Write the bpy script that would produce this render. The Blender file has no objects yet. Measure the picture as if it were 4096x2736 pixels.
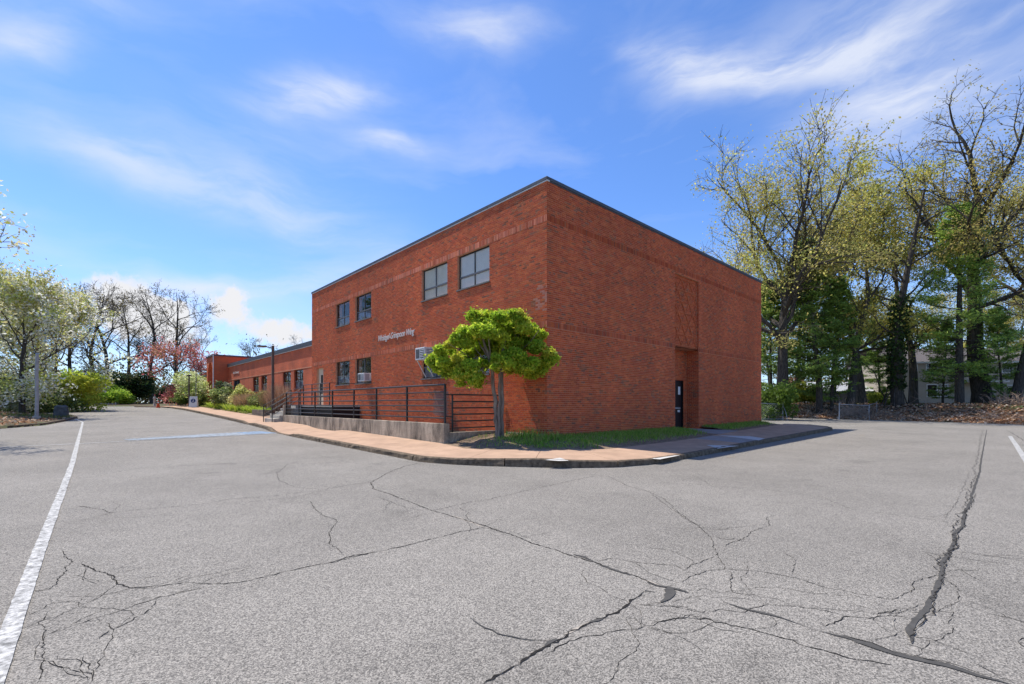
import bpy, math, random
import numpy as np
from mathutils import Vector, Matrix
SC = bpy.context.scene
COL = SC.collection
rad = math.radians

# ------------------------------------------------------------------ camera
FOC = 1854.0; CX = 2048.0; HY = 1617.0; PW, PH = 4096.0, 2736.0
FW = np.array([.6777, .7354]); RT = np.array([.7354, -.6777])
CAM = np.array([-11.03, -10.30]); CH = 1.08
cam_d = bpy.data.cameras.new('camera'); cam = bpy.data.objects.new('camera', cam_d); COL.objects.link(cam)
cam.location = (CAM[0], CAM[1], CH)
cam.rotation_euler = (rad(90), 0, -math.atan2(FW[0], FW[1]))
cam_d.sensor_width = 36; cam_d.lens = 36 * FOC / PW
cam_d.shift_y = (HY - PH / 2) / PW
cam_d.clip_end = 3000; cam_d.clip_start = .05
SC.camera = cam

# ------------------------------------------------------------------ sky, sun, exposure
SUNV = Vector((-1.15, 4.56, 8.89)).normalized()
SUN_EL = math.asin(SUNV.z); SUN_ROT = math.atan2(SUNV.x, SUNV.y)
SUN_STRENGTH = 2.7; SKY_STRENGTH = .11; EXPOSURE = 1.15
SC.view_settings.view_transform = 'Standard'; SC.view_settings.look = 'None'
SC.view_settings.exposure = EXPOSURE; SC.view_settings.gamma = 1.0
SC.view_settings.use_curve_mapping = False
sd = bpy.data.lights.new('sun', 'SUN'); sd.energy = SUN_STRENGTH; sd.angle = rad(.53); sd.color = (1, .945, .85)
sun = bpy.data.objects.new('sun', sd); COL.objects.link(sun)
sun.rotation_euler = (-SUNV).to_track_quat('-Z', 'Y').to_euler(); sun.location = (0, 0, 40)

def pdir(px, py):
    d = FW + (px - CX) / FOC * RT
    return Vector((d[0], d[1], -(py - HY) / FOC))

world = bpy.data.worlds.new('World'); SC.world = world; world.use_nodes = True
def build_world():
    nt = world.node_tree; N = nt.nodes; L = nt.links; N.clear()
    out = N.new('ShaderNodeOutputWorld'); bg = N.new('ShaderNodeBackground')
    sky = N.new('ShaderNodeTexSky'); sky.sky_type = 'NISHITA'; sky.sun_disc = False
    sky.sun_elevation = SUN_EL; sky.sun_rotation = SUN_ROT
    sky.air_density = 1.0; sky.dust_density = .15; sky.ozone_density = 3.5; sky.altitude = 100
    tc = N.new('ShaderNodeTexCoord')
    nrm = N.new('ShaderNodeVectorMath'); nrm.operation = 'NORMALIZE'; L.new(tc.outputs['Generated'], nrm.inputs[0])
    D = nrm.outputs[0]
    def m(op, a, b=None, clamp=False):
        n = N.new('ShaderNodeMath'); n.operation = op; n.use_clamp = clamp
        for i, v in enumerate((a, b)):
            if v is None: continue
            if isinstance(v, (int, float)): n.inputs[i].default_value = v
            else: L.new(v, n.inputs[i])
        return n.outputs[0]
    def noise(vec, scale, detail=6, rough=.55, dist=0):
        n = N.new('ShaderNodeTexNoise'); n.inputs['Scale'].default_value = scale; n.inputs['Detail'].default_value = detail
        n.inputs['Roughness'].default_value = rough; n.inputs['Distortion'].default_value = dist
        L.new(vec, n.inputs['Vector']); return n
    # soft warp of the direction, so that the wisps have feathered outlines
    wn = noise(D, 2.6, 5, .5)
    wv = N.new('ShaderNodeVectorMath'); wv.operation = 'SUBTRACT'; L.new(wn.outputs['Color'], wv.inputs[0]); wv.inputs[1].default_value = (.5, .5, .5)
    ws = N.new('ShaderNodeVectorMath'); ws.operation = 'SCALE'; L.new(wv.outputs[0], ws.inputs[0]); ws.inputs[3].default_value = .16
    wa = N.new('ShaderNodeVectorMath'); wa.operation = 'ADD'; L.new(D, wa.inputs[0]); L.new(ws.outputs[0], wa.inputs[1])
    DW = wa.outputs[0]
    wn2 = noise(D, 22, 6, .6)
    wv2 = N.new('ShaderNodeVectorMath'); wv2.operation = 'SUBTRACT'; L.new(wn2.outputs['Color'], wv2.inputs[0]); wv2.inputs[1].default_value = (.5, .5, .5)
    ws2 = N.new('ShaderNodeVectorMath'); ws2.operation = 'SCALE'; L.new(wv2.outputs[0], ws2.inputs[0]); ws2.inputs[3].default_value = .07
    wa2 = N.new('ShaderNodeVectorMath'); wa2.operation = 'ADD'; L.new(D, wa2.inputs[0]); L.new(ws2.outputs[0], wa2.inputs[1])
    DP = wa2.outputs[0]
    def blob(vec, p0, p1, halfw, amp, power=1.0):
        # an elongated cloud between two places of the sky
        a = pdir(*p0).normalized(); b = pdir(*p1).normalized()
        c = ((a + b) / 2).normalized(); ax = (b - a); la = max(ax.length / 2, 1e-4); ax = (ax - c * ax.dot(c)).normalized(); bx = c.cross(ax)
        def dot(v, s):
            n = N.new('ShaderNodeVectorMath'); n.operation = 'DOT_PRODUCT'; L.new(vec, n.inputs[0]); n.inputs[1].default_value = v / s
            return n.outputs['Value']
        u = dot(ax, la); v = dot(bx, halfw / FOC)
        r2 = m('ADD', m('MULTIPLY', u, u), m('MULTIPLY', v, v))
        if power != 1.0: r2 = m('POWER', r2, power)
        g = m('EXPONENT', m('MULTIPLY', r2, -1.0))
        front = dot(c, 1.0)
        return m('MULTIPLY', m('MULTIPLY', g, amp), m('GREATER_THAN', front, 0))
    acc = None
    wisps = [((1060, 385), (1510, 345), 60, .72), ((1410, 530), (1690, 562), 40, .55), ((1640, 85), (2120, 55), 55, .58),
             ((0, 510), (760, 730), 55, .42), ((600, 690), (1560, 980), 75, .40), ((500, 560), (1500, 760), 130, .16), ((-120, 215), (330, 205), 55, .5),
             ((2600, 190), (2960, 335), 75, .55), ((2800, 335), (3500, 245), 55, .60), ((3000, 230), (4250, 30), 120, .52), ((3300, 560), (4400, 260), 140, .66),
             ((2480, 90), (2760, 300), 40, .30), ((250, 90), (650, 110), 50, .22), ((100, 1090), (1300, 1150), 30, .45), ((1000, 1160), (2200, 1000), 50, .3)]
    for w in wisps:
        b = blob(DW, *w); acc = b if acc is None else m('ADD', acc, b)
    # feathery texture of the cirrus, and cirrus elsewhere round the sky
    mp = N.new('ShaderNodeMapping'); mp.inputs['Scale'].default_value = (1.3, 1.3, 6.0); mp.inputs['Rotation'].default_value = (.14, .10, .4)
    L.new(DW, mp.inputs['Vector'])
    fn = noise(mp.outputs[0], 3.6, 9, .60, .15)
    fr_ = N.new('ShaderNodeMapRange'); fr_.interpolation_type = 'SMOOTHSTEP'; L.new(fn.outputs['Fac'], fr_.inputs['Value']); fr_.inputs['From Min'].default_value = .30; fr_.inputs['From Max'].default_value = .68; fr_.inputs['To Min'].default_value = .30; fr_.inputs['To Max'].default_value = 1.15
    feather = fr_.outputs[0]
    acc = m('MULTIPLY', acc, feather)
    gen = noise(mp.outputs[0], 1.1, 6, .55, .6)
    veil = m('MULTIPLY', m('SUBTRACT', gen.outputs['Fac'], .485, True), 1.1, True)
    acc = m('ADD', acc, veil)
    # low cumulus
    cum = None
    for w in [((300, 1190), (680, 1230), 95, 1.0), ((840, 1190), (1010, 1220), 62, 1.05), ((920, 1310), (1310, 1350), 66, .95), ((640, 1250), (740, 1260), 45, .9),
              ((420, 1290), (900, 1330), 80, .8), ((3500, 1500), (4300, 1480), 70, .8), ((-900, 1350), (-300, 1330), 120, 1.)]:
        b = blob(DP, *w, power=1.6); cum = b if cum is None else m('ADD', cum, b)
    cn = noise(D, 34, 9, .66)
    cv = m('ADD', cum, m('MULTIPLY', m('SUBTRACT', cn.outputs['Fac'], .5), 1.15))
    cumf = N.new('ShaderNodeMapRange'); cumf.interpolation_type = 'SMOOTHSTEP'
    L.new(cv, cumf.inputs['Value']); cumf.inputs['From Min'].default_value = .38; cumf.inputs['From Max'].default_value = .95
    cumo = m('MULTIPLY', cumf.outputs[0], m('GREATER_THAN', cum, .12))
    # haze towards the horizon
    sep = N.new('ShaderNodeSeparateXYZ'); L.new(D, sep.inputs[0])
    hz = N.new('ShaderNodeMapRange'); hz.interpolation_type = 'SMOOTHERSTEP'; L.new(sep.outputs['Z'], hz.inputs['Value'])
    hz.inputs['From Min'].default_value = .0; hz.inputs['From Max'].default_value = .42
    hz.inputs['To Min'].default_value = .22; hz.inputs['To Max'].default_value = 0
    acc = m('ADD', acc, hz.outputs[0], True)
    acc = m('MINIMUM', acc, .85)
    tint = N.new('ShaderNodeMix'); tint.data_type = 'RGBA'; tint.blend_type = 'MULTIPLY'; tint.inputs['Factor'].default_value = 1
    L.new(sky.outputs[0], tint.inputs[6]); tint.inputs[7].default_value = SKY_TINT
    mx = N.new('ShaderNodeMix'); mx.data_type = 'RGBA'; L.new(acc, mx.inputs['Factor']); L.new(tint.outputs[2], mx.inputs[6])
    mx.inputs[7].default_value = CLOUD_COL
    mx2 = N.new('ShaderNodeMix'); mx2.data_type = 'RGBA'; L.new(cumo, mx2.inputs['Factor']); L.new(mx.outputs[2], mx2.inputs[6])
    mx2.inputs[7].default_value = CUMULUS_COL
    L.new(mx2.outputs[2], bg.inputs['Color']); bg.inputs['Strength'].default_value = SKY_STRENGTH
    L.new(bg.outputs[0], out.inputs[0])
SKY_TINT = (.50, .65, .88, 1)
CLOUD_COL = (3.4, 3.6, 4.1, 1)
CUMULUS_COL = (3.6, 3.62, 3.75, 1)
build_world()

# ------------------------------------------------------------------ helpers
def ground_f(Y): return np.interp(Y, [-200, 0, 21, 54, 70, 400], [-.43, -.43, -.1, .72, .78, .78])
def ground_g(X): return np.interp(X, [-400, 0, 20, 40, 400], [0, 0, .13, .2, .2])
def rz(X, Y): return ground_f(Y) + ground_g(X)
def at(px, t, z=None):
    d = FW + (px - CX) / FOC * RT
    return np.array([CAM[0] + t * d[0], CAM[1] + t * d[1]])
def ground_point(px, py, off=0.0):
    d = FW + (px - CX) / FOC * RT; dz = -(py - HY) / FOC
    t = np.linspace(1, 140, 14000)
    h = CH + t * dz - (rz(CAM[0] + t * d[0], CAM[1] + t * d[1]) + off)
    i = int(np.argmax(h <= 0))
    if i > 0:
        tt = t[i - 1] + (t[i] - t[i - 1]) * h[i - 1] / (h[i - 1] - h[i])
    else: tt = t[i]
    return np.array([CAM[0] + tt * d[0], CAM[1] + tt * d[1]])

def link(o, parent=None):
    COL.objects.link(o)
    if parent is not None: o.parent = parent
    return o
def tag(o, label=None, cat=None, group=None, kind=None):
    if label: o['label'] = label
    if cat: o['category'] = cat
    if group: o['group'] = group
    if kind: o['kind'] = kind
    return o
def empty(name, loc=(0, 0, 0), label=None, cat=None, group=None, rotz=0):
    o = bpy.data.objects.new(name, None); o.location = loc; o.rotation_euler = (0, 0, rotz); o.empty_display_size = .2
    link(o); return tag(o, label, cat, group)
def mesh_np(name, V, F, mat, col=None, smooth=False):
    V = np.asarray(V, np.float32).reshape(-1, 3); F = np.asarray(F, np.int32)
    k = F.shape[1]; n = len(F)
    me = bpy.data.meshes.new(name)
    me.vertices.add(len(V)); me.vertices.foreach_set('co', V.ravel())
    me.loops.add(n * k); me.loops.foreach_set('vertex_index', F.ravel())
    me.polygons.add(n); me.polygons.foreach_set('loop_start', np.arange(0, n * k, k, dtype=np.int32))
    me.polygons.foreach_set('loop_total', np.full(n, k, np.int32))
    me.polygons.foreach_set('use_smooth', np.full(n, bool(smooth)))
    me.update(calc_edges=True)
    if col is not None:
        a = me.attributes.new('col', 'FLOAT_COLOR', 'FACE')
        c = np.ones((n, 4), np.float32); c[:, :3] = col; a.data.foreach_set('color', c.ravel())
    if mat: me.materials.append(mat)
    return me
def obj_np(name, V, F, mat, parent=None, col=None, smooth=False):
    return link(bpy.data.objects.new(name, mesh_np(name, V, F, mat, col, smooth)), parent)
class MB:
    """collects simple solids, all quads"""
    def __init__(s): s.v = []; s.f = []; s.n = 0
    def add(s, V, F):
        V = np.asarray(V, float).reshape(-1, 3); s.v.append(V); s.f.append(np.asarray(F, int) + s.n); s.n += len(V); return s
    def box(s, x0, x1, y0, y1, z0, z1):
        V = [(x0,y0,z0),(x1,y0,z0),(x1,y1,z0),(x0,y1,z0),(x0,y0,z1),(x1,y0,z1),(x1,y1,z1),(x0,y1,z1)]
        return s.add(V, [(0,3,2,1),(4,5,6,7),(0,1,5,4),(1,2,6,5),(2,3,7,6),(3,0,4,7)])
    def bar(s, a, b, w, h=None, up=(0, 0, 1)):
        a = Vector(a); b = Vector(b); d = (b - a).normalized(); u = Vector(up)
        if abs(d.dot(u)) > .95: u = Vector((1, 0, 0))
        r = d.cross(u).normalized(); u = r.cross(d); h = h or w
        V = [tuple(p + r * (sx * w / 2) + u * (sy * h / 2)) for p in (a, b) for sx, sy in ((-1,-1),(1,-1),(1,1),(-1,1))]
        return s.add(V, [(3,2,1,0),(4,5,6,7),(0,1,5,4),(1,2,6,5),(2,3,7,6),(3,0,4,7)])
    def tube(s, pts, r, n=8, cap=True):
        V, F = tube_np(np.array(pts, float), np.broadcast_to(np.array(r, float), (len(pts),)), n)
        s.add(V, F)
        if cap:
            for k in (0, len(pts) - 1):
                c = len(V); 
                ring = V[k * n:(k + 1) * n]; ctr = ring.mean(0)
                W = np.vstack([ring, ctr[None]])
                q = [(i, (i + 1) % n, n, n) for i in range(n)]
                if n % 2 == 0: 
                    q = [(i, i + 1, (i + 2) % n, n) for i in range(0, n, 2)]
                s.add(W, q)
        return s
    def lathe(s, prof, n=16, c=(0, 0, 0)):
        a = np.linspace(0, 2 * np.pi, n, endpoint=False)
        V = [(c[0] + r * math.cos(t), c[1] + r * math.sin(t), c[2] + z) for r, z in prof for t in a]
        F = [(i * n + j, i * n + (j + 1) % n, (i + 1) * n + (j + 1) % n, (i + 1) * n + j) for i in range(len(prof) - 1) for j in range(n)]
        return s.add(V, F)
    def prism(s, poly, h0, h1, axis='z'):
        n = len(poly)
        def P(p, h): return {'z': (p[0], p[1], h), 'x': (h, p[0], p[1]), 'y': (p[0], h, p[1])}[axis]
        V = [P(p, h0) for p in poly] + [P(p, h1) for p in poly]
        F = [(i, (i + 1) % n, n + (i + 1) % n, n + i) for i in range(n)]
        s.add(V, F)
        for k in (0, n):
            for i in range(1, n - 1, 2):
                s.add([V[k], V[k + i], V[k + i + 1], V[k + min(i + 2, n - 1)]], [(0, 1, 2, 3)] if i + 2 < n else [(0, 1, 2, 2)])
        return s
    def build(s, name, mat, parent=None, bevel=0, smooth=False):
        F = np.vstack(s.f); V = np.vstack(s.v)
        bad = F[:, 2] == F[:, 3]
        me = bpy.data.meshes.new(name)
        if bad.any():
            me.from_pydata([tuple(v) for v in V], [], [tuple(map(int, f[:3])) if b else tuple(map(int, f)) for f, b in zip(F, bad)])
            me.update(); me.materials.append(mat)
        else: me = mesh_np(name, V, F, mat)
        if smooth: me.polygons.foreach_set('use_smooth', np.ones(len(me.polygons), bool))
        o = link(bpy.data.objects.new(name, me), parent)
        if bevel:
            b = o.modifiers.new('bevel', 'BEVEL'); b.width = bevel; b.segments = 2; b.limit_method = 'ANGLE'
        return o
def tube_np(P, R, n):
    k = len(P)
    T = np.gradient(P, axis=0); T /= np.maximum(np.linalg.norm(T, axis=1, keepdims=True), 1e-9)
    ref = np.array([0, 0, 1.]) if abs(T[0, 2]) < .9 else np.array([1., 0, 0])
    A = np.cross(T, ref); A /= np.maximum(np.linalg.norm(A, axis=1, keepdims=True), 1e-9); B = np.cross(T, A)
    a = np.arange(n) * 2 * np.pi / n
    V = P[:, None] + R[:, None, None] * (np.cos(a)[None, :, None] * A[:, None] + np.sin(a)[None, :, None] * B[:, None])
    i = np.arange(k - 1)[:, None] * n; j = np.arange(n)[None]; j2 = (j + 1) % n
    F = np.stack([i + j, i + j2, i + n + j2, i + n + j], -1).reshape(-1, 4)
    return V.reshape(-1, 3), F

# ------------------------------------------------------------------ materials
def newmat(name):
    m = bpy.data.materials.new(name); m.use_nodes = True; nt = m.node_tree
    return m, nt, nt.nodes, nt.links, nt.nodes['Principled BSDF']
def mat(name, base, rough=.8, var=.18, scale=6, bump=0, bscale=80, spec=.3, metal=0, base2=None, stretch=(1, 1, 1), coat=0):
    m, nt, N, L, B = newmat(name)
    tc = N.new('ShaderNodeTexCoord'); mp = N.new('ShaderNodeMapping'); mp.inputs['Scale'].default_value = stretch
    L.new(tc.outputs['Object'], mp.inputs['Vector'])
    n = N.new('ShaderNodeTexNoise'); n.inputs['Scale'].default_value = scale; n.inputs['Detail'].default_value = 8; n.inputs['Roughness'].default_value = .62
    L.new(mp.outputs[0], n.inputs['Vector'])
    r = N.new('ShaderNodeValToRGB'); b2 = base2 or tuple(c * (1 + var) for c in base)
    b1 = base if base2 else tuple(c * (1 - var) for c in base)
    r.color_ramp.elements[0].color = (*b1, 1); r.color_ramp.elements[1].color = (*b2, 1)
    r.color_ramp.elements[0].position = .32; r.color_ramp.elements[1].position = .68
    L.new(n.outputs['Fac'], r.inputs[0]); L.new(r.outputs[0], B.inputs['Base Color'])
    B.inputs['Roughness'].default_value = rough; B.inputs['Specular IOR Level'].default_value = spec; B.inputs['Metallic'].default_value = metal
    if coat: B.inputs['Coat Weight'].default_value = coat
    if bump:
        n2 = N.new('ShaderNodeTexNoise'); n2.inputs['Scale'].default_value = bscale; n2.inputs['Detail'].default_value = 5; L.new(mp.outputs[0], n2.inputs['Vector'])
        bp = N.new('ShaderNodeBump'); bp.inputs['Strength'].default_value = bump; bp.inputs['Distance'].default_value = .02
        L.new(n2.outputs['Fac'], bp.inputs['Height']); L.new(bp.outputs[0], B.inputs['Normal'])
    return m
def foliage(name, transl=.35, rough=.6):
    m, nt, N, L, B = newmat(name)
    a = N.new('ShaderNodeAttribute'); a.attribute_name = 'col'
    L.new(a.outputs['Color'], B.inputs['Base Color']); B.inputs['Roughness'].default_value = rough; B.inputs['Specular IOR Level'].default_value = .25
    t = N.new('ShaderNodeBsdfTranslucent'); L.new(a.outputs['Color'], t.inputs['Color'])
    mx = N.new('ShaderNodeMixShader'); mx.inputs[0].default_value = transl
    L.new(B.outputs[0], mx.inputs[1]); L.new(t.outputs[0], mx.inputs[2]); L.new(mx.outputs[0], N['Material Output'].inputs[0])
    return m
def asphalt():
    m, nt, N, L, B = newmat('asphalt')
    tc = N.new('ShaderNodeTexCoord'); O = tc.outputs['Object']
    big = N.new('ShaderNodeTexNoise'); big.inputs['Scale'].default_value = .35; big.inputs['Detail'].default_value = 9; big.inputs['Roughness'].default_value = .65; L.new(O, big.inputs['Vector'])
    br = N.new('ShaderNodeValToRGB'); br.color_ramp.elements[0].color = (.200, .184, .160, 1); br.color_ramp.elements[1].color = (.253, .233, .203, 1)
    br.color_ramp.elements[0].position = .35; br.color_ramp.elements[1].position = .68
    L.new(big.outputs['Fac'], br.inputs[0])
    vo = N.new('ShaderNodeTexVoronoi'); vo.inputs['Scale'].default_value = 135; L.new(O, vo.inputs['Vector'])
    vr = N.new('ShaderNodeValToRGB'); e = vr.color_ramp.elements
    e[0].color = (.34, .34, .35, 1); e[1].color = (1.75, 1.74, 1.72, 1); e[0].position = .06; e[1].position = .96
    x = e.new(.5); x.color = (.95, .95, .95, 1)
    sp = N.new('ShaderNodeSeparateColor'); L.new(vo.outputs['Color'], sp.inputs[0]); L.new(sp.outputs[0], vr.inputs[0])
    mid = N.new('ShaderNodeTexNoise'); mid.inputs['Scale'].default_value = 2.2; mid.inputs['Detail'].default_value = 10; mid.inputs['Roughness'].default_value = .7; L.new(O, mid.inputs['Vector'])
    mr = N.new('ShaderNodeMapRange'); L.new(mid.outputs['Fac'], mr.inputs['Value']); mr.inputs['From Min'].default_value = .3; mr.inputs['From Max'].default_value = .7; mr.inputs['To Min'].default_value = .94; mr.inputs['To Max'].default_value = 1.06
    m1 = N.new('ShaderNodeMix'); m1.data_type = 'RGBA'; m1.blend_type = 'MULTIPLY'; m1.inputs['Factor'].default_value = .85
    L.new(br.outputs[0], m1.inputs[6]); L.new(vr.outputs[0], m1.inputs[7])
    m2 = N.new('ShaderNodeMix'); m2.data_type = 'RGBA'; m2.blend_type = 'MULTIPLY'; m2.inputs['Factor'].default_value = 1
    L.new(m1.outputs[2], m2.inputs[6]); L.new(mr.outputs[0], m2.inputs[7])
    st_ = N.new('ShaderNodeTexNoise'); st_.inputs['Scale'].default_value = 1.1; st_.inputs['Detail'].default_value = 5; st_.inputs['Roughness'].default_value = .55; L.new(O, st_.inputs['Vector'])
    sr = N.new('ShaderNodeMapRange'); sr.interpolation_type = 'SMOOTHSTEP'; L.new(st_.outputs['Fac'], sr.inputs['Value']); sr.inputs['From Min'].default_value = .60; sr.inputs['From Max'].default_value = .74; sr.inputs['To Min'].default_value = 1; sr.inputs['To Max'].default_value = .80
    m3 = N.new('ShaderNodeMix'); m3.data_type = 'RGBA'; m3.blend_type = 'MULTIPLY'; m3.inputs['Factor'].default_value = 1; L.new(m2.outputs[2], m3.inputs[6]); L.new(sr.outputs[0], m3.inputs[7]); m2 = m3
    L.new(m2.outputs[2], B.inputs['Base Color']); B.inputs['Roughness'].default_value = .9; B.inputs['Specular IOR Level'].default_value = .25
    bp = N.new('ShaderNodeBump'); bp.inputs['Strength'].default_value = .45; bp.inputs['Distance'].default_value = .006
    L.new(vo.outputs['Distance'], bp.inputs['Height']); L.new(bp.outputs[0], B.inputs['Normal'])
    return m
def brick_attr(name, use_object):
    m, nt, N, L, B = newmat(name)
    if use_object: src = N.new('ShaderNodeObjectInfo').outputs['Color']
    else:
        a = N.new('ShaderNodeAttribute'); a.attribute_name = 'col'; src = a.outputs['Color']
    g = N.new('ShaderNodeNewGeometry')
    n = N.new('ShaderNodeTexNoise'); n.inputs['Scale'].default_value = 30; n.inputs['Detail'].default_value = 6; n.inputs['Roughness'].default_value = .7; L.new(g.outputs['Position'], n.inputs['Vector'])
    mr = N.new('ShaderNodeMapRange'); L.new(n.outputs['Fac'], mr.inputs['Value']); mr.inputs['From Min'].default_value = .25; mr.inputs['From Max'].default_value = .75; mr.inputs['To Min'].default_value = .72; mr.inputs['To Max'].default_value = 1.28
    mx = N.new('ShaderNodeMix'); mx.data_type = 'RGBA'; mx.blend_type = 'MULTIPLY'; mx.inputs['Factor'].default_value = 1
    L.new(src, mx.inputs[6]); L.new(mr.outputs[0], mx.inputs[7])
    w = N.new('ShaderNodeTexNoise'); w.inputs['Scale'].default_value = .45; w.inputs['Detail'].default_value = 8; w.inputs['Roughness'].default_value = .65; wm = N.new('ShaderNodeMapping'); wm.inputs['Scale'].default_value = (1, 1, .45); L.new(g.outputs['Position'], wm.inputs['Vector']); L.new(wm.outputs[0], w.inputs['Vector'])
    wr = N.new('ShaderNodeMapRange'); L.new(w.outputs['Fac'], wr.inputs['Value']); wr.inputs['From Min'].default_value = .3; wr.inputs['From Max'].default_value = .7; wr.inputs['To Min'].default_value = .74; wr.inputs['To Max'].default_value = 1.16
    mx2 = N.new('ShaderNodeMix'); mx2.data_type = 'RGBA'; mx2.blend_type = 'MULTIPLY'; mx2.inputs['Factor'].default_value = 1
    L.new(mx.outputs[2], mx2.inputs[6]); L.new(wr.outputs[0], mx2.inputs[7])
    L.new(mx2.outputs[2], B.inputs['Base Color']); B.inputs['Roughness'].default_value = .85; B.inputs['Specular IOR Level'].default_value = .2
    bp = N.new('ShaderNodeBump'); bp.inputs['Strength'].default_value = .4; bp.inputs['Distance'].default_value = .006
    L.new(n.outputs['Fac'], bp.inputs['Height']); L.new(bp.outputs[0], B.inputs['Normal'])
    return m
def brick_far(name, axis='x'):
    """courses too far away to build one by one"""
    m, nt, N, L, B = newmat(name)
    tc = N.new('ShaderNodeTexCoord'); sx = N.new('ShaderNodeSeparateXYZ'); L.new(tc.outputs['Object'], sx.inputs[0])
    cb = N.new('ShaderNodeCombineXYZ'); L.new(sx.outputs['Y' if axis == 'x' else 'X'], cb.inputs[0]); L.new(sx.outputs['Z'], cb.inputs[1])
    b = N.new('ShaderNodeTexBrick'); L.new(cb.outputs[0], b.inputs['Vector'])
    b.inputs['Color1'].default_value = (.60, .122, .038, 1); b.inputs['Color2'].default_value = (.48, .096, .038, 1); b.inputs['Mortar'].default_value = (.48, .17, .09, 1)
    b.inputs['Scale'].default_value = 1; b.inputs['Brick Width'].default_value = .21; b.inputs['Row Height'].default_value = .0677; b.inputs['Mortar Size'].default_value = .005; b.inputs['Bias'].default_value = -.2
    n = N.new('ShaderNodeTexNoise'); n.inputs['Scale'].default_value = .8; n.inputs['Detail'].default_value = 8; L.new(tc.outputs['Object'], n.inputs['Vector'])
    mr = N.new('ShaderNodeMapRange'); L.new(n.outputs['Fac'], mr.inputs['Value']); mr.inputs['From Min'].default_value = .3; mr.inputs['From Max'].default_value = .7; mr.inputs['To Min'].default_value = .8; mr.inputs['To Max'].default_value = 1.2
    mx = N.new('ShaderNodeMix'); mx.data_type = 'RGBA'; mx.blend_type = 'MULTIPLY'; mx.inputs['Factor'].default_value = 1
    L.new(b.outputs['Color'], mx.inputs[6]); L.new(mr.outputs[0], mx.inputs[7]); L.new(mx.outputs[2], B.inputs['Base Color'])
    bp = N.new('ShaderNodeBump'); bp.inputs['Strength'].default_value = .6; bp.inputs['Distance'].default_value = .01; bp.invert = True
    L.new(b.outputs['Fac'], bp.inputs['Height']); L.new(bp.outputs[0], B.inputs['Normal']); B.inputs['Roughness'].default_value = .85
    return m
def stained_concrete(name):
    m, nt, N, L, B = newmat(name)
    tc = N.new('ShaderNodeTexCoord')
    mp = N.new('ShaderNodeMapping'); mp.inputs['Scale'].default_value = (1.4, 1.4, .5); L.new(tc.outputs['Object'], mp.inputs['Vector'])
    n = N.new('ShaderNodeTexNoise'); n.inputs['Scale'].default_value = 1.5; n.inputs['Distortion'].default_value = .6; n.inputs['Detail'].default_value = 9; n.inputs['Roughness'].default_value = .7; L.new(mp.outputs[0], n.inputs['Vector'])
    r = N.new('ShaderNodeValToRGB'); e = r.color_ramp.elements; e[0].color = (.10, .08, .058, 1); e[1].color = (.50, .41, .30, 1); e[0].position = .36; e[1].position = .62
    L.new(n.outputs['Fac'], r.inputs[0])
    n2 = N.new('ShaderNodeTexNoise'); n2.inputs['Scale'].default_value = 25; n2.inputs['Detail'].default_value = 6; L.new(tc.outputs['Object'], n2.inputs['Vector'])
    mr = N.new('ShaderNodeMapRange'); L.new(n2.outputs['Fac'], mr.inputs['Value']); mr.inputs['To Min'].default_value = .6; mr.inputs['To Max'].default_value = 1.4
    mx = N.new('ShaderNodeMix'); mx.data_type = 'RGBA'; mx.blend_type = 'MULTIPLY'; mx.inputs['Factor'].default_value = 1
    L.new(r.outputs[0], mx.inputs[6]); L.new(mr.outputs[0], mx.inputs[7]); L.new(mx.outputs[2], B.inputs['Base Color']); B.inputs['Roughness'].default_value = .9
    bp = N.new('ShaderNodeBump'); bp.inputs['Strength'].default_value = .4; bp.inputs['Distance'].default_value = .01; L.new(n2.outputs['Fac'], bp.inputs['Height']); L.new(bp.outputs[0], B.inputs['Normal'])
    return m
def glass_mat(name):
    m, nt, N, L, B = newmat(name); N.remove(B)
    t = N.new('ShaderNodeBsdfTransparent'); t.inputs[0].default_value = (.94, .95, .95, 1)
    g = N.new('ShaderNodeBsdfGlossy'); g.inputs['Roughness'].default_value = .015; g.inputs[0].default_value = (.9, .9, .9, 1)
    fr = N.new('ShaderNodeFresnel'); fr.inputs[0].default_value = 1.6
    mul = N.new('ShaderNodeMath'); mul.operation = 'MULTIPLY'; mul.inputs[1].default_value = .7; mul.use_clamp = True; L.new(fr.outputs[0], mul.inputs[0])
    ge = N.new('ShaderNodeNewGeometry'); inv = N.new('ShaderNodeMath'); inv.operation = 'SUBTRACT'; inv.inputs[0].default_value = 1; L.new(ge.outputs['Backfacing'], inv.inputs[1])
    mu2 = N.new('ShaderNodeMath'); mu2.operation = 'MULTIPLY'; L.new(mul.outputs[0], mu2.inputs[0]); L.new(inv.outputs[0], mu2.inputs[1]); mul = mu2
    tc = N.new('ShaderNodeTexCoord'); n = N.new('ShaderNodeTexNoise'); n.inputs['Scale'].default_value = 1.6; L.new(tc.outputs['Object'], n.inputs['Vector'])
    bp = N.new('ShaderNodeBump'); bp.inputs['Strength'].default_value = .02; bp.inputs['Distance'].default_value = .01; L.new(n.outputs['Fac'], bp.inputs['Height']); L.new(bp.outputs[0], g.inputs['Normal'])
    mx = N.new('ShaderNodeMixShader'); L.new(mul.outputs[0], mx.inputs[0]); L.new(t.outputs[0], mx.inputs[1]); L.new(g.outputs[0], mx.inputs[2])
    L.new(mx.outputs[0], N['Material Output'].inputs[0]); return m
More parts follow.
